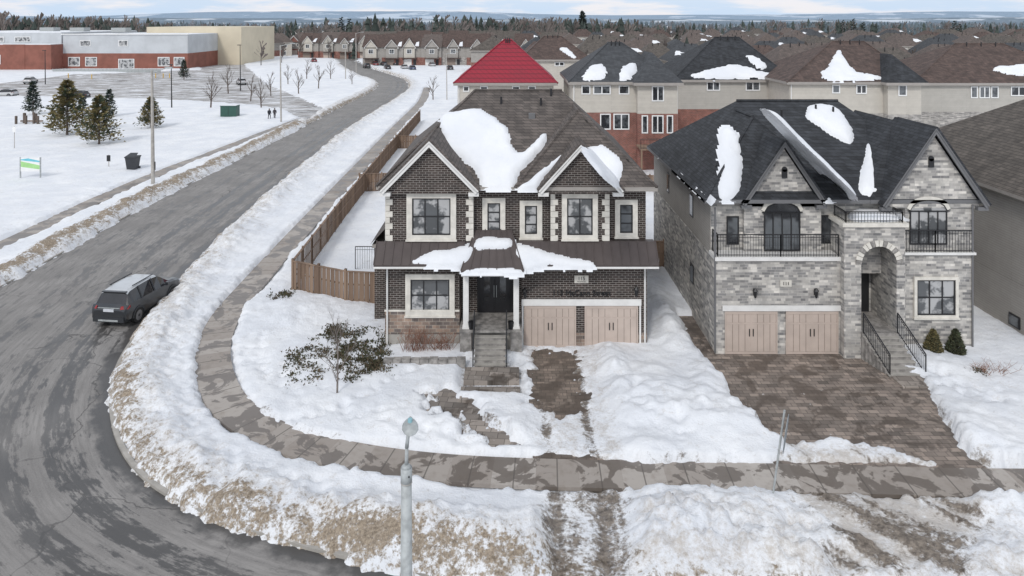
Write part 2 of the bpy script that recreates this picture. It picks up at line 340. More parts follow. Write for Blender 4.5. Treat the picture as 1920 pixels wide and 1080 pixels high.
def ribbon(name,A,B,z,mat,cols=16,thick=0.0,parent=None):
    n=len(A); s=np.concatenate([[0],np.cumsum(np.linalg.norm(np.diff(A,axis=0),axis=1))])
    w=np.linalg.norm(B-A,axis=1)
    vs=[];S=[];T=[]
    for i in range(n):
        for j in range(cols+1):
            k=j/cols; p=A[i]*(1-k)+B[i]*k; vs.append((p[0],p[1],z)); S.append(s[i]); T.append(w[i]*k)
    fs=[]
    for i in range(n-1):
        for j in range(cols):
            a=i*(cols+1)+j; fs.append((a,a+1,a+cols+2,a+cols+1))
    if thick:
        b=len(vs)
        for i in range(n):
            for e,k in ((0,0),(1,cols)):
                p=A[i] if e==0 else B[i]; vs.append((p[0],p[1],z-thick)); S.append(s[i]); T.append(w[i]*e)
        for i in range(n-1):
            fs.append((i*(cols+1),(i+1)*(cols+1),b+2*(i+1),b+2*i)); fs.append((i*(cols+1)+cols,b+2*i+1,b+2*(i+1)+1,(i+1)*(cols+1)+cols))
    me=bpy.data.meshes.new(name); me.from_pydata(vs,[],fs); me.materials.append(mat)
    for nm,ar in (('s',S),('t',T)):
        at_=me.attributes.new(nm,'FLOAT','POINT'); at_.data.foreach_set('value',np.array(ar,dtype=np.float32))
    o=bpy.data.objects.new(name,me); COL.objects.link(o)
    bm_flip(me); return o
def offset(P,d):
    T=np.gradient(P,axis=0); T/=np.linalg.norm(T,axis=1)[:,None]+1e-9
    return P+np.stack([T[:,1],-T[:,0]],1)*d
ribbon('road',Rc,Lc,0.0,M['road'],24)
ribbon('kerb',offset(Rc,0.0),offset(Rc,0.18),0.10,M['conc'],1,0.12)
ribbon('kerb',offset(Lc,0.0),offset(Lc,-0.18),0.10,M['conc'],1,0.12)
W1=[(-20,170),(-17.6,140),(-17.1,110),(-16.6,85),(-16.2,65),(-15.9,52),g(472,538),g(425,595),g(402,650),g(403,705),g(430,762),g(490,808),g(580,842),g(700,867),g(850,884),g(1050,893),g(1300,898),g(1600,905),g(1920,912),(32,24.7)]
W1=catmull(W1,12); ribbon('sidewalk',offset(W1,-0.78),offset(W1,0.78),0.13,M['walk'],3,0.13)
W2=[(-36.5,35),g(0,465),g(150,392),g(300,326),g(400,288),g(500,249),g(565,224)]
W2=catmull(W2,12); ribbon('sidewalk',offset(W2,-0.8),offset(W2,0.8),0.13,M['walk'],3,0.13)
def flat(name,poly,z,mat,thick=0.1):
    mb=MB(); mb.prism([(p[0],p[1],z-thick) for p in poly],(0,0,thick),mat); o=mb.build(name); bm_flip(o.data); return o
lot1=[g(*p) for p in [(-200,152),(365,131),(450,138),(520,165),(610,203),(575,232),(535,207),(470,197),(300,187),(-200,178)]]
lot2=[g(*p) for p in [(375,98),(435,100),(468,128),(505,163),(430,160),(375,134)]]
flat('parking_lot',lot1,-0.008,'lot',0.05); flat('access_road',lot2,-0.014,'lot',0.05)
drvB=[g(*p) for p in [(1272,598),(1300,598),(1352,660),(1592,662),(1650,690),(1722,712),(1768,790),(1814,868),(1740,870),(1650,846),(1560,832),(1490,836),(1440,820),(1395,775),(1350,705),(1318,670)]]
flat('driveway',[g(*p) for p in [(1262,592),(1306,592),(1360,650),(1600,650),(1760,700),(1850,884),(1480,884),(1400,850),(1320,720)]],0.10,'pave')
drvA=[g(*p) for p in [(1000,668),(1062,664),(1076,690),(1092,740),(1086,780),(1050,785),(1018,762),(1002,720)]]
flat('driveway',[g(*p) for p in [(985,652),(1205,652),(1190,880),(1000,880)]],0.10,'pave2')
pth=[g(*p) for p in [(803,745),(830,740),(880,765),(925,800),(955,835),(930,842),(880,825),(840,790),(812,768)]]
flat('garden_path',[g(*p) for p in [(790,735),(840,730),(985,830),(960,850),(900,850),(800,780)]],0.085,'flag')
trk1=[g(*p) for p in [(1010,665),(1006,720),(1018,790),(1034,870),(1040,950),(1046,1090)]]
trk2=[g(*p) for p in [(1078,665),(1086,720),(1100,790),(1116,880),(1128,960),(1140,1090)]]
# ---------------------------------------------------------------- ground sheet
def axis(segs):
    out=[segs[0][0]]
    for a,b,st in segs:
        n=max(1,int(round((b-a)/st))); out+=list(np.linspace(a,b,n+1)[1:])
    return np.array(out)
xs=axis([(-6000,-1000,600),(-1000,-300,60),(-300,-110,6),(-110,-40,1.0),(-40,-24,0.25),(-24,24,0.12),(24,40,0.5),(40,130,3),(130,600,30),(600,6000,600)])
ys=axis([(-300,-20,60),(-20,16,4),(16,18,0.5),(18,46,0.12),(46,70,0.25),(70,130,0.5),(130,270,1.5),(270,500,8),(500,1500,60),(1500,7000,500)])
X,Y=np.meshgrid(xs,ys)
near=(X>-130)&(X<60)&(Y>5)&(Y<420)
roadpoly=[tuple(p) for p in Rc[::4]]+[tuple(p) for p in Lc[::-4]]
def on(fn,default=99.0):
    out=np.full(X.shape,default); out[near]=fn(X[near],Y[near]); return out
dR=on(lambda a,b: sdf(a,b,roadpoly))
dW1=on(lambda a,b: pdist(a,b,[tuple(p) for p in W1[::3]])-0.78)
dW2=on(lambda a,b: pdist(a,b,[tuple(p) for p in W2[::3]])-0.8)
nz1=fbm(X,Y,0.35,4,1); nz2=fbm(X,Y,1.3,4,9); nz3=fbm(X,Y,3.2,3,21); nzb=fbm(X,Y,0.08,3,40)
h=0.30+0.09*nz1+0.06*nz2+0.025*nz3+0.05*nzb
fade=1-sm(80,160,Y)
bank=np.exp(-((dR-1.3)/1.0)**2)*(dR>-1)
h+=bank*(0.34+0.28*nz1+0.22*nz2)*(Y<260)
h+=0.12*np.abs(nz3)*np.exp(-((dR-1.2)/1.3)**2)*2.0*fade
lumpy=np.exp(-((Y-22.6)/1.9)**2)*(X>0.5)*(X<24); h+=lumpy*(0.12*nz2+0.16*np.abs(nz3)+0.05)
def mound(px,py,rx,ry,hh,rot=0,rough=1.0):
    global h
    cx,cy=g(px,py); c,s_=math.cos(rot),math.sin(rot); u=(X-cx)*c+(Y-cy)*s_; v=-(X-cx)*s_+(Y-cy)*c
    q=(u/rx)**2+(v/ry)**2; h+=hh*np.exp(-q)*(1+rough*(0.35*nz2+0.15*nz3))
for a in [(1140,690,0.9,1.4,0.50),(1180,760,1.3,2.0,0.32),(1290,800,1.4,1.6,0.45),(1370,800,1.1,1.5,0.40),(1240,740,1.3,2.0,0.3),(1325,730,0.7,2.0,0.35,-0.3),(1240,590,0.8,3.5,0.5),(1260,640,0.7,1.5,0.35),
          (960,815,0.7,0.8,0.15),(1170,850,1.5,0.6,0.25),(1850,850,1.6,2.5,0.4),(1760,690,1.5,1.2,0.2),(1870,980,1.5,0.9,0.5),(1200,990,1.2,1.0,0.3),(1290,1000,2,1.1,0.4),(1420,985,1.6,1.0,0.3),(900,1000,2.5,0.9,0.2),(1240,1040,2.5,0.8,0.3),
          (560,590,2.2,2.5,0.2),(800,800,2.0,1.5,0.15),(650,900,2.5,0.7,0.15)]: mound(*a)
def pits(path,n,r=0.16,dep=0.10,spread=0.25):
    global h
    P=catmull([g(*p) for p in path],40)
    for i in range(n):
        p=P[int(i/n*(len(P)-1))]; cx=p[0]+random.uniform(-spread,spread); cy=p[1]+random.uniform(-spread,spread)
        i0,i1=np.searchsorted(ys,[cy-1,cy+1]); j0,j1=np.searchsorted(xs,[cx-1,cx+1])
        sub=(slice(i0,i1),slice(j0,j1)); h[sub]-=dep*np.exp(-((X[sub]-cx)**2+(Y[sub]-cy)**2)/r**2)
pits([(560,420),(450,560),(340,620),(260,720)],70); pits([(330,640),(330,760),(430,880),(640,950)],80,spread=0.5)
pits([(700,790),(850,840),(980,870)],40,spread=0.5); pits([(1160,700),(1230,780),(1280,850)],50,spread=0.6)
pits([(1200,980),(1400,1000),(1500,980)],70,spread=0.7); pits([(60,430),(250,330),(420,250)],60,spread=0.6,r=0.3); pits([(30,300),(200,270),(330,230)],60,spread=1.5,r=0.4)
pits([(470,640),(520,720),(700,800)],50,spread=0.6); pits([(1740,700),(1800,740),(1900,760)],40,spread=0.6)
pits([(1180,960),(1400,1050),(1560,1030)],70,spread=0.9,dep=0.13); pits([(500,800),(620,780),(800,690)],40,spread=0.2)
rag=0.16*nz2+0.16*nz3
dT1=on(lambda a,b: pdist(a,b,trk1)); dT2=on(lambda a,b: pdist(a,b,trk2)); dTT=np.minimum(dT1,dT2)
dapr=[g(*p) for p in [(985,650),(1110,650),(1170,900),(1190,1100),(1030,1100),(1020,880)]]
di=on(lambda a,b: sdf(a,b,dapr))
h=np.where(di<0.8,0.20+(h-0.20)*sm(-0.4,0.8,di)+0.05*nz2+0.03*nz3,h)
h-=0.10*np.exp(-(dTT/0.22)**2)*(di<1.5); h=np.where(di<0.8,np.maximum(h,0.125),h)
slush=[g(*p) for p in [(1470,842),(1840,872),(1870,930),(1810,1100),(1540,1100),(1560,1000),(1470,930)]]
dS=on(lambda a,b: sdf(a,b,slush))
strk=fbm(X*2.6+Y*1.7,Y*0.25-X*0.1,1.0,4,70)
sk=1-sm(-0.9,0.9,dS+0.5*nz2)
h=h*(1-0.55*sk)+sk*(0.10+0.09*strk+0.03*nz3)
def carve(d,soft=0.5,low=-0.12,r=1.0):
    global h
    k=sm(0.0,soft,d+rag*r); h=low*(1-k)+h*k
carve(dR+0.30+0.25*nz1,0.7,-0.15,1.3)
carve(dW1+0.06+0.30*nz1-0.1*nz2+0.25*np.exp(-((X+7.5)/2.2)**2)*(Y<30),0.35,-0.05,1.3)
carve(dW2+0.10+0.3*nz1,0.35,-0.05,1.2)
for poly,r,ex in ((drvB,1.0,0.15),(drvA,1.9,0.6),(pth,2.3,0.6),(lot1,3,0),(lot2,3,0)):
    d=on(lambda a,b: sdf(a,b,poly)); carve(d+ex*(nz2+nz3)*0.5,0.3,0.02 if ex else -0.15,r)
walkA=[g(*p) for p in [(872,676),(975,680),(978,742),(862,740)]]
d=on(lambda a,b: sdf(a,b,walkA)); carve(d-0.02,0.3,0.05,0.6)
h=np.maximum(h,-0.16)
for bx in ((-6.1,6.5,35.1,48),(9.9,22.2,35.2,49),(25.9,40,34,48)):
    ins=(X>bx[0])&(X<bx[1])&(Y>bx[2])&(Y<bx[3]); h=np.where(ins,-0.1,h)
# masks
dirt=np.exp(-((dR-0.1)/0.55)**2)*(Y<240)*0.9
left=(X<-28)&(Y<110); dirt=np.where(left,np.exp(-((dR-1.1)/0.9)**2)*1.35,dirt)
cor=np.exp(-((dR-0.45)/0.85)**2)*sm(-20,-17,X)*(1-sm(2,5,X))*(Y<34); dirt=np.maximum(dirt,cor*(1.05+0.5*nz1))
dirt=np.where((Y>110)&(Y<420)&(X<0),dirt*1.3+0.12*nzb,dirt)
stain=np.exp(-((dR-0.8)/1.3)**2)*0.5*(Y<260)+0.07
stain=np.maximum(stain,np.exp(-((Y-22.3)/1.7)**2)*(X>1)*0.42*(1+nz1))
lowr=(1-sm(-0.3,0.5,di))*sm(-0.5,1.0,24.9-Y)
mud=np.exp(-(dTT/0.26)**2)*(0.75+0.9*nz2)
mud=np.maximum(mud,np.exp(-(dTT/0.5)**2)*lowr*1.0)
mud=np.maximum(mud,lowr*(0.45+1.0*np.abs(fbm(X*2.6,Y*0.35,1.0,4,90))))
mud=np.maximum(mud,sk*(0.60+1.5*strk))
stain=np.maximum(stain,sk*0.9); stain=np.maximum(stain,(1-sm(-0.2,0.6,di))*0.4)
for poly in (drvB,pth,walkA,drvA):
    d=on(lambda a,b: sdf(a,b,poly)); mud=np.maximum(mud,0.5*np.exp(-(np.maximum(d,0)/0.16)**2)*(0.8+nz2))
mud=np.maximum(mud,0.35*np.exp(-(np.maximum(dW1,0)/0.15)**2)*(0.8+nz2))
ny,nx=X.shape
co=np.stack([X,Y,h],-1).reshape(-1,3)
idx=np.arange(ny*nx).reshape(ny,nx); q=np.stack([idx[:-1,:-1],idx[:-1,1:],idx[1:,1:],idx[1:,:-1]],-1).reshape(-1,4)
me=bpy.data.meshes.new('ground'); me.vertices.add(ny*nx); me.vertices.foreach_set('co',co.ravel().astype(np.float32))
me.loops.add(q.size); me.loops.foreach_set('vertex_index',q.ravel().astype(np.int32)); me.polygons.add(len(q))
me.polygons.foreach_set('loop_start',np.arange(0,q.size,4,dtype=np.int32)); me.polygons.foreach_set('loop_total',np.full(len(q),4,dtype=np.int32))
me.polygons.foreach_set('use_smooth',np.ones(len(q),bool)); me.update(calc_edges=True); me.validate()
for nm,ar in (('dirt',dirt),('mud',mud),('stain',stain)):
    a=me.attributes.new(nm,'FLOAT','POINT'); a.data.foreach_set('value',np.clip(ar,0,1.6).ravel().astype(np.float32))
me.materials.append(M['snowg']); gr=bpy.data.objects.new('ground',me); COL.objects.link(gr)
# ---------------------------------------------------------------- building parts
def win(mb,p,Yp,cols=2,rows=1,frame='black',glass='glass',sur=None,sw=0.26,fw=0.06,head=0.0,bar=0.055):
    a=at(p[0],p[2],Yp); b=at(p[1],p[3],Yp); x0,x1=a.x,b.x; z1,z0=a.z,b.z
    winw(mb,x0,x1,z0,z1,Yp,cols,rows,frame,glass,sur,sw,fw,bar)
def winw(mb,x0,x1,z0,z1,Yp,cols=2,rows=1,frame='black',glass='glass',sur=None,sw=0.26,fw=0.06,bar=0.055):
    if sur:
        mb.box(x0-sw,x0,Yp-0.10,Yp,z0-sw*0.8,z1+sw,sur); mb.box(x1,x1+sw,Yp-0.10,Yp,z0-sw*0.8,z1+sw,sur)
        mb.box(x0,x1,Yp-0.10,Yp,z1,z1+sw,sur); mb.box(x0,x1,Yp-0.10,Yp,z0-sw*0.8,z0,sur)
        mb.box(x0-sw-0.04,x1+sw+0.04,Yp-0.15,Yp,z0-sw*0.8-0.08,z0-sw*0.8,sur)
    mb.box(x0+fw,x1-fw,Yp-0.02,Yp,z0+fw,z1-fw,glass)
    mb.box(x0,x0+fw,Yp-0.06,Yp,z0,z1,frame); mb.box(x1-fw,x1,Yp-0.06,Yp,z0,z1,frame)
    mb.box(x0+fw,x1-fw,Yp-0.06,Yp,z0,z0+fw,frame); mb.box(x0+fw,x1-fw,Yp-0.06,Yp,z1-fw,z1,frame)
    for i in range(1,cols):
        x=x0+(x1-x0)*i/cols; mb.box(x-bar/2,x+bar/2,Yp-0.055,Yp-0.021,z0+fw,z1-fw,frame)
    for i in range(1,rows):
        z=z0+(z1-z0)*i/rows; mb.box(x0+fw,x1-fw,Yp-0.050,Yp-0.022,z-bar/2,z+bar/2,frame)
def hip(mb,x0,x1,y0,y1,z,xa,ya,xb,yb,zr,m,fascia='taupe',fh=0.18):
    a=(x0,y0,z);b=(x1,y0,z);c=(x1,y1,z);d=(x0,y1,z);r1=(xa,ya,zr);r2=(xb,yb,zr)
    if abs(xa-xb)>abs(ya-yb): fs=[[a,b,r2,r1],[b,c,r2],[c,d,r1,r2],[d,a,r1]]
    else: fs=[[a,b,r1],[b,c,r2,r1],[c,d,r2],[d,a,r1,r2]]
    for f in fs: mb.face(f,m)
    mb.box(x0,x1,y0,y1,z-fh,z-0.003,fascia)
def ridgecap(mb,p,q,m,r=0.09): mb.cyl(p,q,r,r,5,m)
def gable(mb,xc,hw,yf,yb,ze,zp,roof,wall,trim,tw=0.22,wally=0.35):
    mb.prism([(xc-hw+0.25,yf+wally,ze-0.3),(xc+hw-0.25,yf+wally,ze-0.3),(xc+hw-0.25,yf+wally,ze+0.0),(xc,yf+wally,zp-0.3),(xc-hw+0.25,yf+wally,ze+0.0)],(0,0.3,0),wall)
    for s in (-1,1):
        e=Vector((xc+s*hw,yf,ze)); p=Vector((xc,yf,zp)); d=(p-e).normalized(); n=Vector((-d.z,0,d.x))*(1 if s<0 else -1)
        if n.z<0: n=-n
        e2=e-d*0.12
        mb.prism([e2,p,p+Vector((0,yb-yf,0)),e2+Vector((0,yb-yf,0))],n*0.10,roof)
        dn=-n*tw
        mb.prism([e2-n*0.003,p-n*0.003,p+Vector((0,0,-tw*1.35)),e2+dn],(0,0.10,0),trim)
        mb.prism([e2+dn*0.5,p+Vector((0,0,-tw*0.6)),p+Vector((0,wally,-tw*0.6)),e2+dn*0.5+Vector((0,wally,0))],n*0.02,trim)
        mb.box(min(e2.x,e2.x-s*0.5),max(e2.x,e2.x-s*0.5),yf+0.1,yf+wally,ze-tw-0.14,ze-tw+0.03,trim)
def quoins(mb,x,Yp,z0,z1,m='trim',w=0.36,side=1):
    z=z0;k=0
    while z<z1-0.1:
        ww=w if k%2==0 else w*0.62; a,b=(x,x+side*ww); mb.box(min(a,b),max(a,b),Yp-0.05,Yp,z,min(z+0.27,z1),m); z+=0.29;k+=1
def garagedoor(mb,p,Yp,slats=8):
    a=at(p[0],p[2],Yp); b=at(p[1],p[3],Yp); x0,x1,z1,z0=a.x,b.x,a.z,b.z
    z0=0.12
    mb.box(x0,x1,Yp-0.03,Yp,z0,z1,'garaged'); n=8; w=(x1-x0-0.12)/n
    for i in range(n):
        xa=x0+0.06+i*w
        mb.box(xa+0.012,xa+w-0.012,Yp-0.045,Yp-0.031,z0+0.12,z1-0.62,'garage'); mb.box(xa+0.012,xa+w-0.012,Yp-0.045,Yp-0.031,z1-0.54,z1-0.14,'garage')
    mb.box(x0+0.06,x1-0.06,Yp-0.055,Yp-0.031,z1-0.615,z1-0.545,'garage')
    mb.box(x0+0.06,x1-0.06,Yp-0.05,Yp-0.031,z0,z0+0.11,'garage'); mb.box(x0+0.06,x1-0.06,Yp-0.055,Yp-0.031,z1-0.13,z1,'garage')
    for xx in ((x0+x1)/2-0.09,(x0+x1)/2+0.09): mb.box(xx-0.02,xx+0.02,Yp-0.08,Yp-0.053,z0+0.85,z0+1.2,'black')
    for xx in (x0-0.0,x1-0.06): mb.box(xx,xx+0.06,Yp-0.07,Yp-0.031,z0,z1,'garage')
    xm=(x0+x1)/2; mb.box(xm-0.035,xm+0.035,Yp-0.052,Yp-0.046,z0+0.12,z1-0.14,'garage')
    return x0,x1,z0,z1
def railing(mb,pts,hh=1.0,sp=0.13,m='black'):
    for a,b in zip(pts[:-1],pts[1:]):
        a=Vector(a);b=Vector(b); L_=(b-a).length; n=max(2,int(L_/sp))
        mb.cyl(a+Vector((0,0,hh)),b+Vector((0,0,hh)),0.03,0.03,6,m); mb.cyl(a+Vector((0,0,0.08)),b+Vector((0,0,0.08)),0.02,0.02,4,m)
        mb.cyl(a+Vector((0,0,hh*0.87)),b+Vector((0,0,hh*0.87)),0.015,0.015,4,m)
        for i in range(n+1):
            p=a.lerp(b,i/n); r=0.03 if i in (0,n) else 0.011; mb.cyl(p,p+Vector((0,0,hh)),r,r,4,m)
def closedcat(Q,n):
    P=[np.array(p) for p in Q]; N=len(P); out=[]
    for i in range(N):
        p0,p1,p2,p3=P[i-1],P[i],P[(i+1)%N],P[(i+2)%N]
        for k in range(n):
            t=k/n; out.append(0.5*((2*p1)+(-p0+p2)*t+(2*p0-5*p1+4*p2-p3)*t*t+(-p0+3*p1-3*p2+p3)*t**3))
    return out
def patch(mb,pix,pl,thick=0.16,step=0.12,edge=0.35,seed=0,m='snow',rag=0.14):
    p0,p1,p2=[Vector(q) for q in pl]; n=(p1-p0).cross(p2-p0).normalized()
    if n.z<0: n=-n
    P=[onplane(x,y,p0,n) for x,y in pix]
    u=(p1-p0).normalized(); v=n.cross(u).normalized()
    Q=[((p-p0).dot(u),(p-p0).dot(v)) for p in P]
    Q=[tuple(q) for q in closedcat(Q,5)]
    qx=[q[0] for q in Q];qy=[q[1] for q in Q]
    gx=np.arange(min(qx)-0.4,max(qx)+0.4,step); gy=np.arange(min(qy)-0.4,max(qy)+0.4,step)
    GX,GY=np.meshgrid(gx,gy); d=-sdf(GX,GY,Q)+rag*fbm(GX,GY,1.6,4,seed+3)
    hh=np.where(d>0,thick*np.sqrt(np.clip(d/edge,0,1))*(1+0.5*fbm(GX,GY,0.9,3,seed)),-0.04+d*0.2); hh=np.clip(hh,-0.06,9)
    ok=d>-0.22; ids={}
    k=mb.mid(m)
    def vid(i,j):
        if (i,j) not in ids:
            p=p0+u*GX[i,j]+v*GY[i,j]+n*hh[i,j]; ids[(i,j)]=len(mb.v); mb.v.append(tuple(p))
        return ids[(i,j)]
    flip=(u.cross(v)).dot(n)<0
    for i in range(len(gy)-1):
        for j in range(len(gx)-1):
            if ok[i,j] and ok[i+1,j] and ok[i,j+1] and ok[i+1,j+1]:
                f=(vid(i,j),vid(i,j+1),vid(i+1,j+1),vid(i+1,j)); mb.f.append(f[::-1] if flip else f); mb.mi.append(k)
def text(body,loc,size,parent,mat,name='lettering',rot=(math.pi/2,0,0),ext=0.012):
    cu=bpy.data.curves.new(name,'FONT'); cu.body=body; cu.size=size; cu.extrude=ext; cu.align_x='CENTER'; cu.align_y='CENTER'
    o=bpy.data.objects.new(name,cu); o.location=loc; o.rotation_euler=rot; cu.materials.append(M[mat]); COL.objects.link(o); o.parent=parent; return o
def lantern(mb,px,py,Yp):
    p=at(px,py,Yp); x,z=p.x,p.z
    mb.box(x-0.05,x+0.05,Yp-0.03,Yp,z-0.12,z+0.18,'black'); mb.cyl((x,Yp-0.03,z+0.1),(x,Yp-0.16,z+0.22),0.015,0.015,5,'black')
    mb.cyl((x,Yp-0.16,z-0.16),(x,Yp-0.16,z+0.12),0.06,0.10,6,'black'); mb.cyl((x,Yp-0.16,z+0.12),(x,Yp-0.16,z+0.26),0.13,0.02,6,'black'); mb.cyl((x,Yp-0.16,z-0.22),(x,Yp-0.16,z-0.16),0.03,0.06,6,'black')
# ================================================================ HOUSE A (dark brick, 115)
HA=empty('brick_house')
x0,x1=-6.17,6.56; ZE=7.95
w=MB()
w.box(x0,x1,35.3,48.5,4.6,ZE,'brickA')
w.box(x0,-2.55,35.0,48.5,1.9,4.599,'brickA'); w.box(x0,-2.55,34.97,48.5,0.75,1.899,'skirt'); w.box(x0+0.01,-2.55,34.99,48.5,-0.2,0.749,'conc')
w.box(-2.549,0.469,36.3,48.5,0.0,4.598,'brickA')
w.box(0.47,x1,35.0,48.5,0.8,4.597,'brickA'); w.box(0.47,x1-0.002,34.98,48.5,-0.2,0.799,'skirt')
w.box(x0+0.05,-1.85,34.95,35.3,4.601,ZE-0.1,'brickA'); w.box(1.85,4.75,34.95,35.3,4.601,ZE-0.1,'brickA')
w.build('walls',HA)
r=MB(); ER=ZE+0.05
hip(r,-6.55,6.95,34.7,49.2,ER,-2.1,41,2.85,41,12.0,'shingA')
hip(r,0.15,6.95,34.45,41.5,ER+0.02,3.4,37.6,3.4,41.6,11.25,'shingA')
ridgecap(r,(-6.55,34.7,ER),(-2.1,41,12.0),'shingA'); ridgecap(r,(-2.1,41,12.02),(2.85,41,12.02),'shingA'); ridgecap(r,(6.95,34.45,ER),(3.4,37.6,11.25),'shingA'); ridgecap(r,(0.15,34.45,ER),(3.4,37.6,11.25),'shingA')
ridgecap(r,(3.4,37.6,11.27),(3.4,40,11.27),'shingA')
gable(r,-3.95,2.28,34.25,38.3,ER-0.05,10.25,'shingA','brickA','trimw')
gable(r,3.28,1.95,34.15,37.8,ER-0.03,10.1,'shingA','brickA','trimw')
for (x,y,z) in ((-0.6,40.0,11.3),(1.6,39.9,11.25),(2.2,40.6,11.7)): r.cyl((x,y,z),(x,y,z+0.45),0.06,0.06,8,'black')
r.box(0.9,1.25,38.9,39.25,10.55,10.95,'grayf'); r.box(4.6,4.9,37.4,37.7,9.6,10.0,'shingA')
r.box(-1.65,0.1,34.58,34.69,ER-0.16,ER-0.02,'taupe'); r.box(5.2,6.95,34.33,34.44,ER-0.16,ER-0.02,'taupe')
r.face([(-7.4,37.5,4.3),(-6.17,37.5,5.6),(-6.17,42,5.6),(-7.4,42,4.3)],'shingA'); r.box(-7.3,-6.17,37.6,41.9,4.1,4.29,'taupe')
r.build('roof',HA)
b=MB(); b.box(-7.2,-6.18,37.7,41.8,0,4.09,'brickA'); b.build('side_bay',HA)
m=MB()
def seamroof(mb,x0,x1,yt,zt,yb,zb,sp=0.42):
    mb.prism([(x0,yb,zb),(x1,yb,zb),(x1,yt,zt),(x0,yt,zt)],(0,0,-0.08),'metroof')
    n=int((x1-x0)/sp)
    for i in range(n+1):
        x=x0+(x1-x0)*i/n; mb.prism([(x-0.02,yb,zb+0.002),(x+0.02,yb,zb+0.002),(x+0.02,yt,zt+0.002),(x-0.02,yt,zt+0.002)],(0,0,0.05),'metroof')
seamroof(m,-6.55,-2.3,34.9,5.28,34.05,4.42); seamroof(m,0.5,6.95,34.9,5.28,34.05,4.42)
m.box(-6.55,-2.3,34.03,35.0,4.25,4.34,'trimw'); m.box(0.5,6.95,34.03,35.0,4.25,4.34,'trimw')
m.box(-6.2,6.9,34.9,35.29,4.4,5.27,'metroof')
yt,zt,yb,zb=35.2,5.75,33.75,4.25
m.prism([(-2.4,yb,zb),(0.55,yb,zb),(-0.05,yt,zt),(-1.8,yt,zt)],(0,0,-0.08),'metroof')
m.face([(-2.4,yb,zb),(-1.8,yt,zt),(-2.4,yt+0.1,zb)],'metroof'); m.face([(0.55,yb,zb),(0.55,yt+0.1,zb),(-0.05,yt,zt)],'metroof')
for i in range(8):
    k=i/7; xb=-2.4+2.95*k; xt=-1.8+1.75*k
    m.prism([(xb-0.02,yb,zb+0.002),(xb+0.02,yb,zb+0.002),(xt+0.02,yt,zt+0.002),(xt-0.02,yt,zt+0.002)],(0,0,0.05),'metroof')
m.box(-2.38,0.53,yb+0.02,yb+0.25,3.98,zb-0.09,'trimw'); m.box(-2.38,-2.18,yb+0.25,35.0,3.98,zb-0.09,'trimw'); m.box(0.33,0.53,yb+0.25,35.0,3.98,zb-0.09,'trimw'); m.box(-2.17,0.32,yb+0.25,36.3,4.02,4.1,'taupe')
m.build('porch_roof',HA)
d=MB()
for x in (-2.2,0.2):
    d.box(x-0.13,x+0.13,34.3,34.56,1.2,3.98,'trimw'); d.box(x-0.17,x+0.17,34.26,34.6,1.2,1.4,'trimw'); d.box(x-0.17,x+0.17,34.26,34.6,3.8,3.979,'trimw')
    d.box(x-0.27,x+0.27,34.15,34.7,-0.1,1.199,'stepstone')
d.box(-2.5,0.46,34.1,36.3,1.2,1.299,'stepstone'); d.box(-2.45,0.44,34.4,36.2,0,1.198,'conc')
for i in range(7):
    z=1.2-0.165*(i+1); d.box(-1.72,-0.32,34.1-0.2*(i+1),34.099-0.2*i,-0.1,z+0.0,'stepstone')
    d.box(-1.76,-0.28,34.08-0.2*(i+1),34.11-0.2*i,z+0.001,z+0.05,'conc')
railing(d,[(-1.78,34.15,1.3),(-1.78,32.75,0.15)],0.95); railing(d,[(-0.26,34.15,1.3),(-0.26,32.75,0.15)],0.95)
for x in (-1.95,-0.05): d.cyl((x,34.3,1.3),(x,34.3,1.65),0.11,0.15,8,'black')
d.box(-2.12,0.32,31.45,32.68,0.0,0.26,'flag'); d.box(-2.2,0.36,30.0,31.1,0.0,0.18,'flag')
d.build('porch',HA)
cur=MB()
for i in range(9): cur.box(-5.9+i*0.42,-5.5+i*0.42,32.95+0.02*(i%2),33.3,0,0.42+0.02*(i%3),'stepstone')
cur.build('garden_edging')
dd=MB(); Yd=36.3
dd.box(-1.75,0.05,Yd-0.08,Yd,1.3,3.75,'black'); 
for xa in (-1.62,-0.83): 
    dd.box(xa,xa+0.74,Yd-0.12,Yd-0.081,1.32,3.45,'door'); dd.box(xa+0.22,xa+0.52,Yd-0.13,Yd-0.121,1.9,3.2,'glass')
dd.cyl((-0.9,Yd-0.17,2.1),(-0.9,Yd-0.17,2.7),0.02,0.02,6,'galv'); dd.cyl((-0.78,Yd-0.17,2.1),(-0.78,Yd-0.17,2.7),0.02,0.02,6,'galv')
dd.build('front_door',HA)
wn=MB()
win(wn,(773,845,371,440),34.95,3,2,glass='glassc',sur='trim',sw=0.27); win(wn,(1063,1111,371,440),34.95,2,2,glass='glassc',sur='trim',sw=0.25)
win(wn,(914,938,380,433),35.3,1,3,glass='glassc',sur='trim',sw=0.25); win(wn,(984,1007,385,438),35.3,1,3,glass='glassc',sur='trim',sw=0.25); win(wn,(1162,1186,383,436),35.3,1,3,sur='trim',sw=0.24)
win(wn,(770,843,523,583),35.0,3,2,glass='glassc',sur='trim',sw=0.25)
wn.build('windows',HA)
gd=MB()
for p in ((983,1080,573,654),(1096,1196,573,654)): garagedoor(gd,p,35.0)
a=at(978,560,35);b_=at(1202,572,35); gd.box(a.x,b_.x,34.9,34.97,b_.z,a.z,'trimw')
for xx in (980,1200): a=at(xx,573,35); gd.box(a.x-0.04,a.x+0.04,34.94,34.979,0.1,a.z,'trimw')
gd.build('garage_doors',HA)
t=MB()
quoins(t,-6.15,34.95,5.3,7.7); quoins(t,-1.87,34.95,5.3,7.7,side=-1); quoins(t,1.87,34.95,5.3,7.7); quoins(t,4.73,34.95,5.3,7.7,side=-1)
t.box(x0-0.02,-2.55,34.93,34.969,1.86,1.95,'trim')
lantern(t,984,548,35.0); lantern(t,1192,545,35.0)
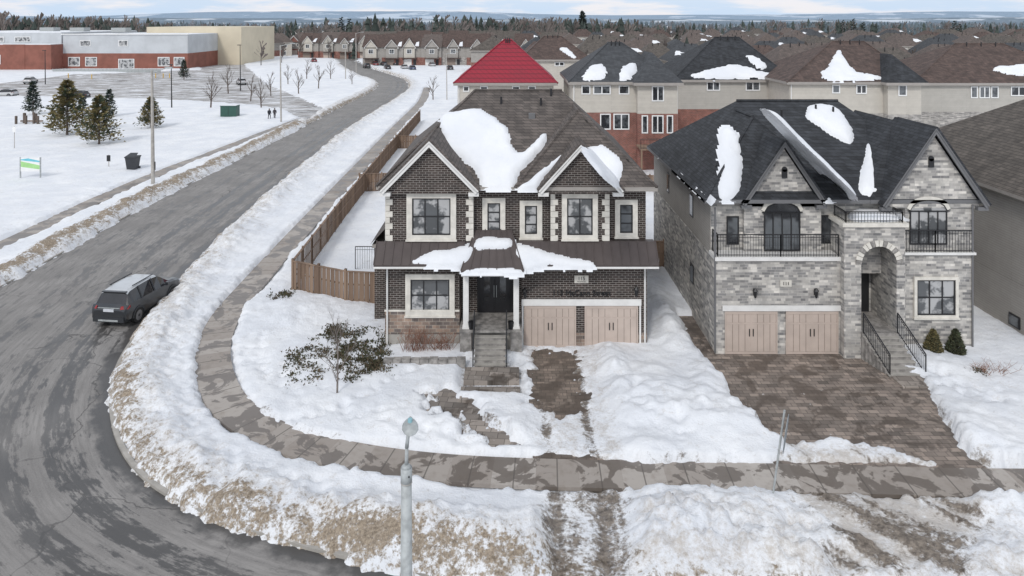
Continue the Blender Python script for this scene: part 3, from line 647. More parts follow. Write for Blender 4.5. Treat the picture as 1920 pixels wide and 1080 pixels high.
t.cyl((6.45,34.93,0.2),(6.45,34.93,4.3),0.045,0.045,6,'trimw'); t.cyl((-6.05,34.9,0.2),(-6.05,34.9,4.2),0.045,0.045,6,'trimw')
p=at(1090,523,35); t.box(p.x-0.34,p.x+0.34,34.93,35,p.z-0.18,p.z+0.18,'trim')
t.build('stone_trim',HA)
text('115',(p.x,34.92,p.z+0.04),0.24,HA,'black','house_number'); text('McCANN ST',(p.x,34.92,p.z-0.11),0.075,HA,'black','plaque_text',ext=0.004)
q=at(1090,549,35); text('115 McCann Street',(q.x,34.95,q.z),0.36,HA,'black','address_lettering',ext=0.03)
s=MB()
PA=[(-6.55,34.7,ER),(6.95,34.7,ER),(-2.1,41,12.0)]
patch(s,[(838,215),(900,205),(948,240),(962,275),(985,285),(1020,250),(1020,275),(995,300),(970,330),(958,352),(905,350),(888,318),(862,295),(835,280),(825,235)],PA,0.22,seed=1)
PB=[(0.15,34.45,ER+0.02),(6.95,34.45,ER+0.02),(3.4,37.6,11.25)]
patch(s,[(972,352),(1000,330),(1062,285),(1076,278),(1050,300),(1020,335),(1008,352)],PB,0.16,seed=2)
patch(s,[(1100,280),(1128,272),(1150,285),(1165,310),(1162,345),(1140,335),(1118,305)],PB,0.18,seed=3)
n1=[(3.28,34.15,10.1+0.12),(3.28,37.8,10.1+0.12),(5.23,34.15,ER+0.07)]
patch(s,[(1096,284),(1106,278),(1130,300),(1160,340),(1150,345),(1120,318)],n1,0.10,seed=4)
PS=[(-6.55,34.05,4.42),(6.95,34.05,4.42),(6.95,34.9,5.28)]
patch(s,[(775,490),(800,474),(850,466),(878,460),(890,470),(872,497),(830,500),(790,496)],PS,0.18,0.1,seed=5)
patch(s,[(968,462),(1010,466),(1060,480),(1112,492),(1105,503),(1060,500),(1020,500),(985,505),(968,490)],PS,0.18,0.1,seed=6)
PH=[(-2.4,33.75,4.25),(0.55,33.75,4.25),(-0.05,35.2,5.75)]
patch(s,[(895,448),(925,444),(955,448),(958,464),(925,468),(893,466)],PH,0.18,0.08,seed=7)
patch(s,[(868,506),(900,502),(950,503),(976,507),(970,513),(920,510),(872,512)],PH,0.10,0.08,seed=8)
s.build('roof_snow',HA,True)
# ================================================================ HOUSE B (limestone, 111)
HB=empty('stone_house'); w=MB(); ZB=7.3
w.box(9.75,22.3,35.3,49.3,3.6,ZB,'stoneB')
w.box(9.72,9.749,35.31,49.3,4.0,ZB,'sidingG')
w.box(9.7,16.05,34.3,49.28,0,4.55,'stoneB'); w.box(18.3,22.28,34.75,49.28,0,4.7,'stoneB')
w.box(19.0,22.29,34.8,35.3,4.701,ZB-0.1,'stoneB')
w.box(11.3,15.05,35.05,35.3,4.6,ZB-0.1,'stoneB')
w.box(16.05,18.3,36.3,49.27,0,3.6,'stoneB')
w.build('walls',HB)
r=MB(); EB=ZB+0.03
hip(r,9.3,22.75,34.75,49.7,EB,13.1,42,19.0,42,11.3,'shingB','grayf')
hip(r,9.3,16.4,34.7,42,EB+0.02,12.85,38.4,12.85,42.2,10.85,'shingB','grayf')
hip(r,17.3,22.78,34.72,42,EB+0.01,20.1,38.0,20.1,42.2,10.75,'shingB','grayf')
for p,q in (((9.3,34.7,EB),(12.85,38.4,10.85)),((16.4,34.7,EB),(12.85,38.4,10.85)),((12.85,38.4,10.87),(12.85,41.5,10.87)),((13.1,42,11.32),(19,42,11.32))): ridgecap(r,p,q,'shingB')
gable(r,13.17,2.0,34.7,37.6,EB-0.1,10.15,'shingB','stoneB','grayf',0.2)
gable(r,20.28,2.5,34.4,38.0,EB-0.1,10.85,'shingB','stoneB','grayf',0.22)
for (x,y,z) in ((15.2,40.6,10.55),(17.3,41.0,10.8),(18.2,40.8,10.7)): r.cyl((x,y,z),(x,y,z+0.4),0.06,0.06,8,'black')
r.build('roof',HB)
t=MB()
t.box(9.65,16.0,34.2,35.3,4.56,4.74,'trimw'); t.box(18.52,22.33,34.62,35.0,4.705,4.82,'trimw')
railing(t,[(9.8,35.2,4.74),(9.8,34.3,4.74),(12.8,34.3,4.74),(15.55,34.3,4.74)],1.05)
railing(t,[(18.6,34.7,4.82),(20.4,34.7,4.82),(22.2,34.7,4.82)],1.05)
XL,XR=15.62,18.48; yf=33.85; xc=17.25; ra=0.83; zs=4.55
t.box(XL,xc-ra,yf,34.6,0,zs,'stoneB'); t.box(xc+ra,XR,yf,34.6,0,zs,'stoneB')
arc=[(xc+ra*math.cos(a),yf,zs+ra*math.sin(a)) for a in np.linspace(math.pi,0,17)]
for i in range(16):
    p,q=arc[i],arc[i+1]; t.prism([p,q,(q[0],yf,6.3),(p[0],yf,6.3)],(0,0.75,0),'stoneB')
    a0=math.pi*(1-i/16);a1=math.pi*(1-(i+0.86)/16); ro=ra+0.28
    t.prism([(xc+ra*math.cos(a0),yf-0.06,zs+ra*math.sin(a0)),(xc+ra*math.cos(a1),yf-0.06,zs+ra*math.sin(a1)),(xc+ro*math.cos(a1),yf-0.06,zs+ro*math.sin(a1)),(xc+ro*math.cos(a0),yf-0.06,zs+ro*math.sin(a0))],(0,0.057,0),'trim' if i%3 else 'stepstone')
t.box(XL,xc-ra,yf,34.6,zs+0.001,6.3,'stoneB'); t.box(xc+ra,XR,yf,34.6,zs+0.001,6.3,'stoneB')
t.box(XL,XL+0.4,34.6,36.3,0,6.3,'stoneB'); t.box(XR-0.4,XR,34.6,36.3,0,6.3,'stoneB'); t.box(XL+0.4,XR-0.4,34.6,36.3,5.4,6.3,'stoneB')
t.box(XL-0.12,XR+0.12,yf-0.12,36.0,6.301,6.48,'trim')
railing(t,[(XL+0.1,35.1,6.48),(XL+0.1,yf+0.05,6.48),(XR-0.1,yf+0.05,6.48),(XR-0.1,35.1,6.48)],0.5,0.14)
t.box(XL+0.1,XR-0.1,34.6,36.3,1.2,1.35,'stepstone'); t.box(xc-ra-0.02,xc+ra+0.02,33.7,34.7,0.0,1.349,'stepstone')
for i in range(7):
    z=1.35-0.17*(i+1); dx=0.06*i; t.box(16.45+dx,18.0+dx,33.7-0.23*(i+1),33.699-0.23*i,-0.1,z,'stepstone'); t.box(16.42+dx,18.03+dx,33.68-0.23*(i+1),33.71-0.23*i,z+0.001,z+0.045,'conc')
railing(t,[(16.45,33.7,1.35),(16.85,32.1,0.15)],0.95); railing(t,[(18.05,33.7,1.35),(18.45,32.1,0.15)],0.95)
t.box(16.9,18.65,31.1,32.05,0.0,0.16,'flag')
t.build('portico',HB)
d=MB(); d.box(16.4,17.95,36.2,36.3,1.35,4.4,'black'); d.box(16.5,17.45,36.15,36.199,1.4,3.6,'door'); d.box(16.8,17.15,36.14,36.149,2.1,3.4,'glass'); d.build('front_door',HB)
wn=MB()
def archwin(mb,px0,px1,pyt,pyb,Yp,gl='glassc',rise=0.45):
    a=at(px0,pyt,Yp);b=at(px1,pyb,Yp);xa,xb=a.x,b.x;zt=a.z;zb=b.z; c=(xa+xb)/2; hw=(xb-xa)/2; zs=zt-rise
    winw(mb,xa,xb,zb,zs,Yp,4,1,'black',gl)
    pts=[(c-hw+2*hw*i/12,Yp,zs+rise*math.sqrt(max(0,1-((i-6)/6)**2))) for i in range(13)]
    mb.prism([(x,Yp-0.03,z) for x,_,z in pts],(0,0.03,0),gl)
    for p,q in zip(pts[:-1],pts[1:]):
        mb.cyl((p[0],Yp-0.04,p[2]),(q[0],Yp-0.04,q[2]),0.035,0.035,5,'black')
        k=1.16; P=(c+(p[0]-c)*k,0,zs+(p[2]-zs)*1.25+0.12);Q=(c+(q[0]-c)*k,0,zs+(q[2]-zs)*1.25+0.12)
        mb.prism([(p[0],Yp-0.08,p[2]+0.03),(q[0],Yp-0.08,q[2]+0.03),(Q[0],Yp-0.08,Q[2]),(P[0],Yp-0.08,P[2])],(0,0.078,0),'trim')
    mb.box(xa-0.1,xb+0.1,Yp-0.1,Yp,zs-0.03,zs+0.0,'black')
archwin(wn,1432,1500,380,470,35.05,'glass'); archwin(wn,1705,1775,377,458,34.8)
win(wn,(1362,1385,405,458),35.3,1,1); win(wn,(1537,1560,403,456),35.3,1,1)
win(wn,(1718,1790,524,590),34.75,3,2,sur='trim',sw=0.14,glass='glassc')
for (px,py,yy) in ((1471,322,35.02),(1746,302,34.72)):
    a=at(px,py,yy); wn.box(a.x-0.13,a.x+0.13,yy-0.03,yy+0.03,a.z-0.3,a.z+0.12,'black'); wn.cyl((a.x,yy-0.03,a.z+0.12),(a.x,yy+0.03,a.z+0.12),0.13,0.13,16,'black')
for (xx,ya,yb_,za,zb_) in ((9.72,38.6,39.3,5.4,6.6),(9.69,38.4,39.1,1.9,2.9),(9.72,44.5,45.1,5.3,6.5)):
    wn.box(xx-0.03,xx,ya,yb_,za,zb_,'black'); wn.box(xx-0.04,xx-0.031,ya+0.07,yb_-0.07,za+0.07,zb_-0.07,'glass')
wn.build('windows',HB)
gd=MB()
for p in ((1359,1457,583,664),(1473,1571,583,664)): garagedoor(gd,p,34.3)
a=at(1354,572,34.3);b_=at(1577,582,34.3); gd.box(a.x,b_.x,34.2,34.27,b_.z,a.z,'trimw')
lantern(gd,1414,548,34.3); lantern(gd,1528,548,34.3)
p=at(1473,531,34.3); gd.box(p.x-0.27,p.x+0.27,34.25,34.299,p.z-0.15,p.z+0.15,'trim')
gd.cyl((9.66,34.25,0.2),(9.66,34.25,7.1),0.045,0.045,6,'grayf'); gd.cyl((22.2,34.7,0.2),(22.2,34.7,7.1),0.045,0.045,6,'grayf')
gd.build('garage_doors',HB)
text('111',(p.x,34.24,p.z),0.22,HB,'black','house_number')
s=MB()
PM=[(9.3,34.75,EB),(22.75,34.75,EB),(13.1,42,11.3)]
patch(s,[(1515,200),(1555,198),(1580,215),(1597,245),(1595,270),(1572,262),(1540,240),(1518,225)],PM,0.2,seed=11)
patch(s,[(1434,206),(1452,214),(1500,262),(1555,315),(1598,358),(1600,368),(1575,360),(1525,310),(1470,252),(1440,220)],[(16.4,34.7,EB),(12.85,38.4,10.85),(12.85,42.2,10.85)],0.16,0.1,seed=12)
patch(s,[(1630,262),(1644,275),(1652,320),(1654,366),(1614,362),(1612,330),(1622,290)],PM,0.24,seed=13,rag=0.06)
PL=[(9.3,34.7,EB),(16.4,34.7,EB),(12.85,38.4,10.85)]
patch(s,[(1352,250),(1368,240),(1388,262),(1392,300),(1388,355),(1372,374),(1348,370),(1352,320)],PL,0.18,seed=14)
patch(s,[(1540,345),(1552,352),(1562,372),(1548,374)],PM,0.12,0.08,seed=15)
patch(s,[(1224,280),(1240,292),(1300,350),(1335,378),(1318,362),(1262,312)],[(9.3,34.75,EB),(9.3,49.7,EB),(13.1,42,11.3)],0.12,0.1,seed=16,rag=0.05)
patch(s,[(1592,402),(1615,394),(1660,392),(1694,402),(1690,414),(1640,416),(1598,414)],[(XL,yf,6.48),(XR,yf,6.48),(XR,36,6.48)],0.25,0.1,seed=17)
s.build('roof_snow',HB,True)
# ================================================================ HOUSE C (right edge)
HC=empty('siding_house'); w=MB(); w.box(25.8,39,34.8,49,2.6,7.2,'sidingG'); w.box(25.78,39,34.78,49,-0.1,2.599,'sidingG')
w.box(25.7,25.779,41,41.7,2.0,3.1,'black'); w.box(25.68,25.699,41.08,41.62,2.08,3.02,'glass'); w.box(25.72,25.779,36.5,37.3,0.3,0.9,'black'); w.box(25.7,25.719,36.58,37.22,0.36,0.84,'glass'); w.build('walls',HC)
r=MB(); hip(r,25.3,39.5,34.3,49.6,7.23,30.5,42,34,42,11.6,'shingC','taupe'); r.build('roof',HC)
# ================================================================ back row
def backhouse(name,px0,px1,pye,D,ridge,depth,roof,wins,lower=None,zl=6.0,wallm='siding',patches=(),fascia='taupe',bump=None,roof2=None):
    E=empty(name); a=at(px0,pye,D); b=at(px1,pye,D); z=a.z; x0,x1=a.x,b.x; w=MB()
    o=0.45; wx0,wx1,wy=x0+o,x1-o,D+o
    if lower:
        w.box(wx0,wx1,wy,D+depth-o,zl,z,wallm); w.box(wx0-0.02,wx1+0.02,wy-0.02,D+depth-o,-0.2,zl-0.001,lower)
    else: w.box(wx0,wx1,wy,D+depth-o,-0.2,z,wallm)
    if bump:
        ba=at(bump[0],100,D).x; bb=at(bump[1],100,D).x; w.box(ba,bb,wy-1.0,wy-0.03,zl,z-0.25,wallm); w.box(ba-0.02,bb+0.02,wy-1.02,wy-0.03,-0.2,zl-0.001,lower or wallm)
    w.build('walls',E); r=MB(); dr=D+depth*0.46
    ra=at(ridge[0],ridge[2],dr); rb=at(ridge[1],ridge[2],dr)
    hip(r,x0,x1,D,D+depth,z+0.02,ra.x,dr,rb.x,dr,ra.z,roof,fascia,0.3)
    if bump: hip(r,ba-0.5,bb+0.5,D-1.2,D+7,z+0.03,(ba+bb)/2,D+2.2,(ba+bb)/2,D+7,z+3.0,roof2 or roof,fascia,0.3)
    ridgecap(r,(x0,D,z),ra,roof,0.1); ridgecap(r,(x1,D,z),rb,roof,0.1); ridgecap(r,ra,rb,roof,0.1)
    for i in range(3): xx=ra.x+(rb.x-ra.x)*(0.2+0.3*i); r.cyl((xx,dr-0.5,ra.z-0.5),(xx,dr-0.5,ra.z+0.25),0.07,0.07,6,'black')
    r.build('roof',E); wn=MB()
    wn.cyl((wx0+0.15,wy-0.06,0.2),(wx0+0.15,wy-0.06,z-0.3),0.06,0.06,5,'trimw')
    for q in wins:
        yy=wy if not (bump and q[0]>=bump[0]-2 and q[1]<=bump[1]+2) else wy-1.0
        n=q[4] if len(q)>4 else 1
        win(wn,q[:4],yy-0.03,n,1,'whitep','glass' ,None,fw=0.12,bar=0.12)
    wn.build('windows',E); s=MB()
    pl=[(x0,D,z+0.02),(x1,D,z+0.02),(ra.x,dr,ra.z)]
    for i,pp in enumerate(patches): patch(s,pp,pl,0.2,0.25,0.5,seed=i+px0%13,rag=0.35)
    if patches: s.build('roof_snow',E,True)
    return E
backhouse('red_roof_house',850,1046,156,80,(946,958,74),13,'redroof',[(900,915,161,172),(960,975,161,172),(868,880,161,172),(990,1005,161,172)],fascia='taupe')
Eh=backhouse('brick_townhome',1066,1278,154,76,(1140,1165,80),14,'shingF',[(1090,1107,160,177,1),(1112,1145,160,177,2),(1160,1180,160,177,1),(1222,1245,161,190,2),(1125,1145,213,243,1),(1150,1180,213,243,2),(1203,1215,216,250,1),(1222,1244,216,250,2),(1250,1262,216,250,1)],
   'brickred',6.2,bump=(1194,1268),patches=[[(1092,150),(1104,128),(1128,120),(1136,148)],[(1160,150),(1166,128),(1186,116),(1192,124),(1184,146)]])
backhouse('siding_house',1262,1490,150,87,(1340,1385,70),15,'shingB',[(1325,1350,153,170,2),(1398,1425,153,170,2),(1452,1470,153,167,1)],'brickred',5.2,wallm='siding2',patches=[[(1300,146),(1340,128),(1380,122),(1430,134),(1460,140),(1478,147)],[(1400,105),(1418,108),(1440,125),(1425,130),(1408,120)]])
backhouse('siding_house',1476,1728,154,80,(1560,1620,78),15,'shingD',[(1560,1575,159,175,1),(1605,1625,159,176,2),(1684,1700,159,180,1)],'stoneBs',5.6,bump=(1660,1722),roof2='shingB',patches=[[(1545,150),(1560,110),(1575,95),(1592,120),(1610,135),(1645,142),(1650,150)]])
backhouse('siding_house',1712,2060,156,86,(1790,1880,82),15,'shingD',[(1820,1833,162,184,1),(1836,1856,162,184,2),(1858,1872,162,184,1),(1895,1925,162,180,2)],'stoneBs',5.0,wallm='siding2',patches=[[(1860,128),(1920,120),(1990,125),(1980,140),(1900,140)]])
backhouse('siding_house',975,1110,112,118,(1020,1052,68),15,'shingD',[(1040,1058,116,124,2)],patches=[[(1050,92),(1062,90),(1080,106),(1070,108)]])
dk=MB(); xw=at(1190,270,76).x; dk.box(xw,xw+3.4,72.4,75.2,2.9,3.05,'wood'); railing(dk,[(xw,72.4,3.05),(xw+3.4,72.4,3.05)],1.0,0.3)
for i in range(12): dk.box(xw+2.4+i*0.28,xw+2.75+i*0.28,71.2,72.3,2.8-i*0.23,2.86-i*0.23,'wood')
for x in (xw+0.1,xw+3.3): dk.box(x-0.08,x+0.08,72.4,72.56,0,2.9,'wood')
dk.build('wooden_deck')
# ================================================================ generic distant houses (shared meshes)
variants=[]
def variant(k,wm,rm,low,snowy,w_=11,d_=12,ze=6.2,zr=10.2,style=0):
    a=MB(); a.box(-w_/2,w_/2,0,d_,2.9,ze,wm); a.box(-w_/2-0.02,w_/2+0.02,-0.02,d_,-0.2,2.899,low)
    b=MB(); hip(b,-w_/2-0.5,w_/2+0.5,-0.5,d_+0.5,ze,-w_*0.18,d_/2,w_*0.18,d_/2,zr,rm,'taupe',0.25)
    if style==1: gable(b,-w_*0.2,2.4,-0.9,4,ze,ze+2.6,rm,low,'trimw',0.25); gable(b,w_*0.24,2.2,-0.9,4,ze,ze+2.3,rm,wm,'trimw',0.25)
    if style==2: hip(b,0.5,w_/2+0.6,-1.5,6,ze+0.01,w_*0.3,1.6,w_*0.3,6,zr-1.2,rm,'taupe',0.25); a.box(1,w_/2+0.1,-1,-0.03,0,ze-0.2,wm)
    c=MB()
    yw=-1.03 if style==2 else -0.03
    for x in (-3.6,-0.9,2.6): winw(c,x,x+1.5,ze-2.2,ze-0.8,(yw if x>1 else -0.03),2,1,'whitep','glass',fw=0.15,bar=0.12)
    if style==1: c.box(-4.3,-0.6,-0.1,-0.03,0,2.3,'garage'); winw(c,1.5,3.4,0.8,2.3,-0.05,2,1,'whitep','glass',fw=0.15)
    else:
        for x in (-3.2,1.8): winw(c,x,x+1.9,0.5,2.4,yw-0.02 if x>1 else -0.05,2,1,'whitep','glass',fw=0.15)
    for (x,y) in ((-1,5),(0.8,5.4)): b.cyl((x,y,zr-1),(x,y,zr+0.2),0.1,0.1,5,'black')
    s=MB()
    pl=[Vector((-w_/2-0.5,-0.5,ze)),Vector((w_/2+0.5,-0.5,ze)),Vector((-w_*0.18,d_/2,zr))]; n=(pl[1]-pl[0]).cross(pl[2]-pl[0]).normalized()
    u=Vector((1,0,0)); v=n.cross(u).normalized(); Ls=(pl[2]-pl[0]).dot(v)
    rr=random.Random(k)
    for i in range(snowy):
        cx=rr.uniform(1.5,w_-1); cy=rr.uniform(0.2,0.5)*Ls; pts=[]
        for j in range(12):
            t=2*math.pi*j/12; R_=rr.uniform(0.4,1.3); px=cx+math.cos(t)*R_*1.6; py=cy+math.sin(t)*R_*1.1
            py=min(max(py,0.05),Ls*0.9); mg=py/Ls*(w_*0.32+0.5); px=min(max(px,mg+0.15),w_+1-mg-0.15); pts.append(pl[0]+u*px+v*py+n*0.12)
        s.face(pts,'snow')
    variants.append([x.mesh('%s_mesh_%d'%(n_,k)) for x,n_ in ((a,'walls'),(b,'roof'),(c,'windows'),(s,'roof_snow'))])
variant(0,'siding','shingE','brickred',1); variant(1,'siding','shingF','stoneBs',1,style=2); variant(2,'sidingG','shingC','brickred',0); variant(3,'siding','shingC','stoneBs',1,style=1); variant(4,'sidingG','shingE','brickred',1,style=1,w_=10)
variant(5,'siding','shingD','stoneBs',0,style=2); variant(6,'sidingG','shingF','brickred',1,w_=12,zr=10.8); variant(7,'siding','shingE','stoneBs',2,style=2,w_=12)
def place(k,x,y,rot=0.0,sc=1.0,name='distant_house'):
    E=empty(name,(x,y,0)); E.rotation_euler=(0,0,rot); E.scale=(sc,sc,sc*1.0)
    for me,n_ in zip(variants[k],('walls','roof','windows','roof_snow')):
        if len(me.polygons)==0: continue
        o=bpy.data.objects.new(n_,me); COL.objects.link(o); o.parent=E
rr=random.Random(3)
for row,(y,xa,xb) in enumerate([(112,34,130),(136,24,150),(168,10,175),(194,8,190),(228,0,225),(256,5,250),(292,0,290),(322,-10,310),(362,-10,340),(400,40,380),(450,60,420),(520,60,480)]):
    x=xa
    while x<xb:
        place(rr.choice([0,1,2,5,6,7,0,2]),x+rr.uniform(-1,1),y+rr.uniform(-3,3),rr.choice([0,0,0.08,-0.1,math.pi/2]) if row>3 else rr.uniform(-0.03,0.03),rr.uniform(0.92,1.12)); x+=rr.uniform(14,17) if row<8 else rr.uniform(16,34)
for (px,py) in ((395,112),(440,106),(480,108),(520,106),(560,104),(600,100),(420,92),(500,90),(560,88),(615,92)):
    gx,gy=g(px,py); place(rr.choice([3,4,7]),gx,gy,rr.uniform(-0.4,0.4),rr.uniform(0.9,1.15))
for (px,py) in ((20,82),(120,76),(200,74)):
    gx,gy=g(px,py); place(rr.choice([0,2]),gx,gy,0.3,1.3)
def townrow(x,y,n,uw,rot,seed,name='townhouse_row'):
    rn=random.Random(seed)
    E=empty(name,(x,y,0)); E.rotation_euler=(0,0,rot); w=MB(); r=MB(); c=MB(); s=MB(); X0=0
    for i in range(n):
        uwi=uw*rn.uniform(0.85,1.25); rm=rn.choice(['shingD','shingE','shingC','shingD']); zr=rn.choice([10.6,11.0,11.3]); ze=6.6; wm=rn.choice(['siding','sidingG','siding2'])
        xa,xb=X0,X0+uwi; X0=xb+(2.5 if rn.random()<0.25 else 0.0); yo=rn.choice([0,0.0,0.9]); xx=(xa+xb)/2+rn.uniform(-0.8,0.8)
        w.box(xa+0.001*i,xb,yo,12,3,ze,'sidingG'); w.box(xa+0.001*i,xb,yo-0.02,12,-0.2,2.999,rn.choice(['brickred','stoneBs','brickred']))
        a=(xa-0.2,yo-0.6,ze);b=(xb+0.2,yo-0.6,ze);r.face([a,b,(xb+0.2,6,zr),(xa-0.2,6,zr)],rm); r.face([(xa-0.2,12.6,ze),(xa-0.2,6,zr),(xb+0.2,6,zr),(xb+0.2,12.6,ze)],rm)
        w.prism([(xa,yo,ze),(xa,12,ze),(xa,6,zr-0.1)],(0.15,0,0),wm); w.prism([(xb-0.15,yo,ze),(xb-0.15,12,ze),(xb-0.15,6,zr-0.1)],(0.15,0,0),wm)
        hw=rn.uniform(1.7,2.5); gable(r,xx-0.3,hw,yo-1.2,4,ze-0.1,ze+hw*rn.uniform(1.1,1.4),rm,wm,'trimw',0.18)
        winw(c,xx-1.2,xx+0.6,4.3,6.0,yo-0.9,2,1,'whitep','glass',fw=0.15); w.box(xx-hw+0.1,xx+hw-0.7,yo-0.85,yo-0.03,2.9,ze-0.1,wm)
        c.box(xx-2.6,xx+0.4,yo-0.1,yo-0.03,0,2.4,rn.choice(['garaged','garage','trimw'])); c.box(xx+1.0,xx+2.0,yo-0.1,yo-0.03,0,2.3,'door')
        r.box(xx-2.8,xx+2.3,yo-1.6,yo-0.03,2.6,2.85,rm)
        if rn.random()<0.7: s.prism([(xx+1.6,yo-0.3,6.9),(xx+3.0,yo-0.3,6.9),(xx+2.9,2.0,8.4),(xx+2.0,1.6,8.15)],(0,0,0.12),'snow')
    for mb,n_ in ((w,'walls'),(r,'roof'),(c,'windows_and_doors'),(s,'roof_snow')): mb.build(n_,E)
gx,gy=g(680,124); townrow(gx,gy,9,7.4,0.0,1); gx,gy=g(545,112); townrow(gx,gy+10,7,7.2,-0.12,2); gx,gy=g(740,104); townrow(gx,gy,9,7.2,0.05,3)
# ================================================================ school
SC=empty('school_building'); w=MB(); Yc=235.0
def sx(px): return (px-960)*Yc/F
w.box(sx(-160),sx(118),Yc-6,Yc+50,0,8.2,'schoolbrick'); w.box(sx(118),sx(352),Yc,Yc+50,0,5.2,'schoolbrick'); w.box(sx(118)+0.02,sx(352)-0.02,Yc+0.02,Yc+50,5.2,11.3,'school')
w.box(sx(-160),sx(108),Yc+2,Yc+49.9,8.2,11.9,'school'); w.box(sx(205),sx(366)+6,Yc+24,Yc+60,0,13.6,'beige'); w.box(sx(30),sx(70),Yc-6.1,Yc-5.9,0,8.3,'schoolbrick')
w.box(sx(118)-0.5,sx(352)+0.3,Yc-0.3,Yc+0.019,11.3,11.6,'whitep'); w.build('walls',SC)
c=MB()
for (a,b,z0_,z1_) in ((128,150,1,4),(160,182,1,4),(222,252,0,3.4),(296,318,1,4),(326,346,1,4),(222,240,7.5,9.5),(150,170,7.5,9.5)): winw(c,sx(a),sx(b),z0_,z1_,Yc-0.05,3,1,'whitep','glassc',fw=0.2)
for (a,b) in ((-60,-20),(0,26)): winw(c,sx(a),sx(b),2,5,Yc-6.1,4,1,'whitep','glass',fw=0.2)
for (a,b) in ((20,50),(-30,0)): winw(c,sx(a),sx(b),8.8,10.6,Yc+1.9,4,1,'whitep','glassc',fw=0.2)
c.build('windows',SC)
s=MB(); s.box(sx(-158),sx(106),Yc+2.2,Yc+49.7,11.9,12.05,'snow'); s.box(sx(-158),sx(116),Yc-5.8,Yc+1.9,8.2,8.35,'snow'); s.box(sx(120),sx(350),Yc+0.3,Yc+23.9,11.3,11.45,'snow'); s.build('roof_snow',SC)
c=MB()
for x,y in ((sx(60),Yc+20),(sx(160),Yc+15),(sx(-20),Yc+25)): c.box(x,x+5,y,y+4,11.9,13.4,'galv')
c.build('rooftop_units',SC)
c=MB(); c.box(sx(150),sx(340),Yc-14,Yc-13.8,0,1.0,'galv')
for i in range(30): xx=sx(150)+i*1.1; c.cyl((xx,Yc-14,0),(xx,Yc-14,1.2),0.04,0.04,5,'galv')
c.build('metal_fence')
# ================================================================ fences
def fence(name,pts,hh=1.9,both=True):
    mb=MB()
    for a,b in zip(pts[:-1],pts[1:]):
        a=Vector((a[0],a[1],0));b=Vector((b[0],b[1],0)); d=b-a; L_=d.length; d.normalize(); n=Vector((-d.y,d.x,0)); k=max(1,round(L_/2.4))
        for i in range(k+1):
            p=a+d*(L_*i/k); mb.prism([p-d*.06-n*.06,p+d*.06-n*.06,p+d*.06+n*.06,p-d*.06+n*.06],(0,0,hh+0.12),'wood'); 
        nb=int(L_/0.15)
        for i in range(nb):
            p=a+d*(L_*i/nb); e=p+d*(L_/nb-0.012); o=n*(0.02 if i%2 else -0.02)
            mb.prism([p-n*.012+o,e-n*.012+o,e+n*.012+o,p+n*.012+o],(0,0,hh-0.05),'wood')
        mb.prism([a-n*.07+Vector((0,0,hh-0.04)),b-n*.07+Vector((0,0,hh-0.04)),b+n*.07+Vector((0,0,hh-0.04)),a+n*.07+Vector((0,0,hh-0.04))],(0,0,0.045),'wood')
        for z in (0.35,hh*0.6): mb.prism([a-n*.06+Vector((0,0,z)),b-n*.06+Vector((0,0,z)),b-n*.035+Vector((0,0,z)),a-n*.035+Vector((0,0,z))],(0,0,0.09),'wood')
    return mb.build(name)
fence('wooden_fence',[(-6.25,39.8),g(648,575),g(549,553),(-13.3,56),(-13.9,80),(-14.3,112)],2.0)
fence('wooden_fence',[(-14.0,66),(-8,67),(6,67)],1.9); fence('wooden_fence',[(-14.2,88),(-7,88)],1.9)
fence('wooden_fence',[(6.7,46),(9.7,46)],1.9); fence('wooden_fence',[(8.1,46),(8.1,66),(24,66)],1.8)
fence('wooden_fence',[(24,49),(24,66),(40,66)],1.8); fence('wooden_fence',[(22.4,47),(25.7,47)],1.8)
gt=MB(); railing(gt,[(-9.9,45.5,0.2),(-8.1,45.5,0.2),(-7.2,45.5,0.2)],1.5,0.14); gt.build('iron_gate')
# ================================================================ vegetation
def bare_tree(name,x,y,ht,seed=0,m='barkg',levels=5,spread=0.5,r0=None,lw=1.0):
    rn=random.Random(seed); mb=MB()
    def br(p,d,L_,r,lv):
        q=p+d*L_; mb.cyl(p,q,r,r*0.62,6 if lv>3 else 3,m,False)
        if lv<=0: return
        k=rn.choice([2,3,3]) if lv>1 else 3
        for i in range(k):
            nd=(d+Vector((rn.uniform(-1,1),rn.uniform(-1,1),rn.uniform(-0.25,0.7)))*spread).normalized()
            br(p.lerp(q,rn.uniform(0.45,1.0)) if i else q,nd,L_*rn.uniform(0.62,0.82),r*0.58,lv-1)
    r0=r0 or ht*0.016*lw; z=-0.1
    p=Vector((0,0,z)); q=Vector((rn.uniform(-.04,.04)*ht,0,ht*0.42)); mb.cyl(p,q,r0,r0*0.75,7,m)
    for i in range(6):
        t=0.45+0.11*i; a=rn.uniform(0,6.28); br(p.lerp(q,min(t,1)),Vector((math.cos(a)*0.7,math.sin(a)*0.7,0.9)).normalized(),ht*0.2,r0*0.45,levels-2)
    br(q,Vector((0,0,1)),ht*0.24,r0*0.7,levels-1)
    return mb.build(name,loc=(x,y,0.1))
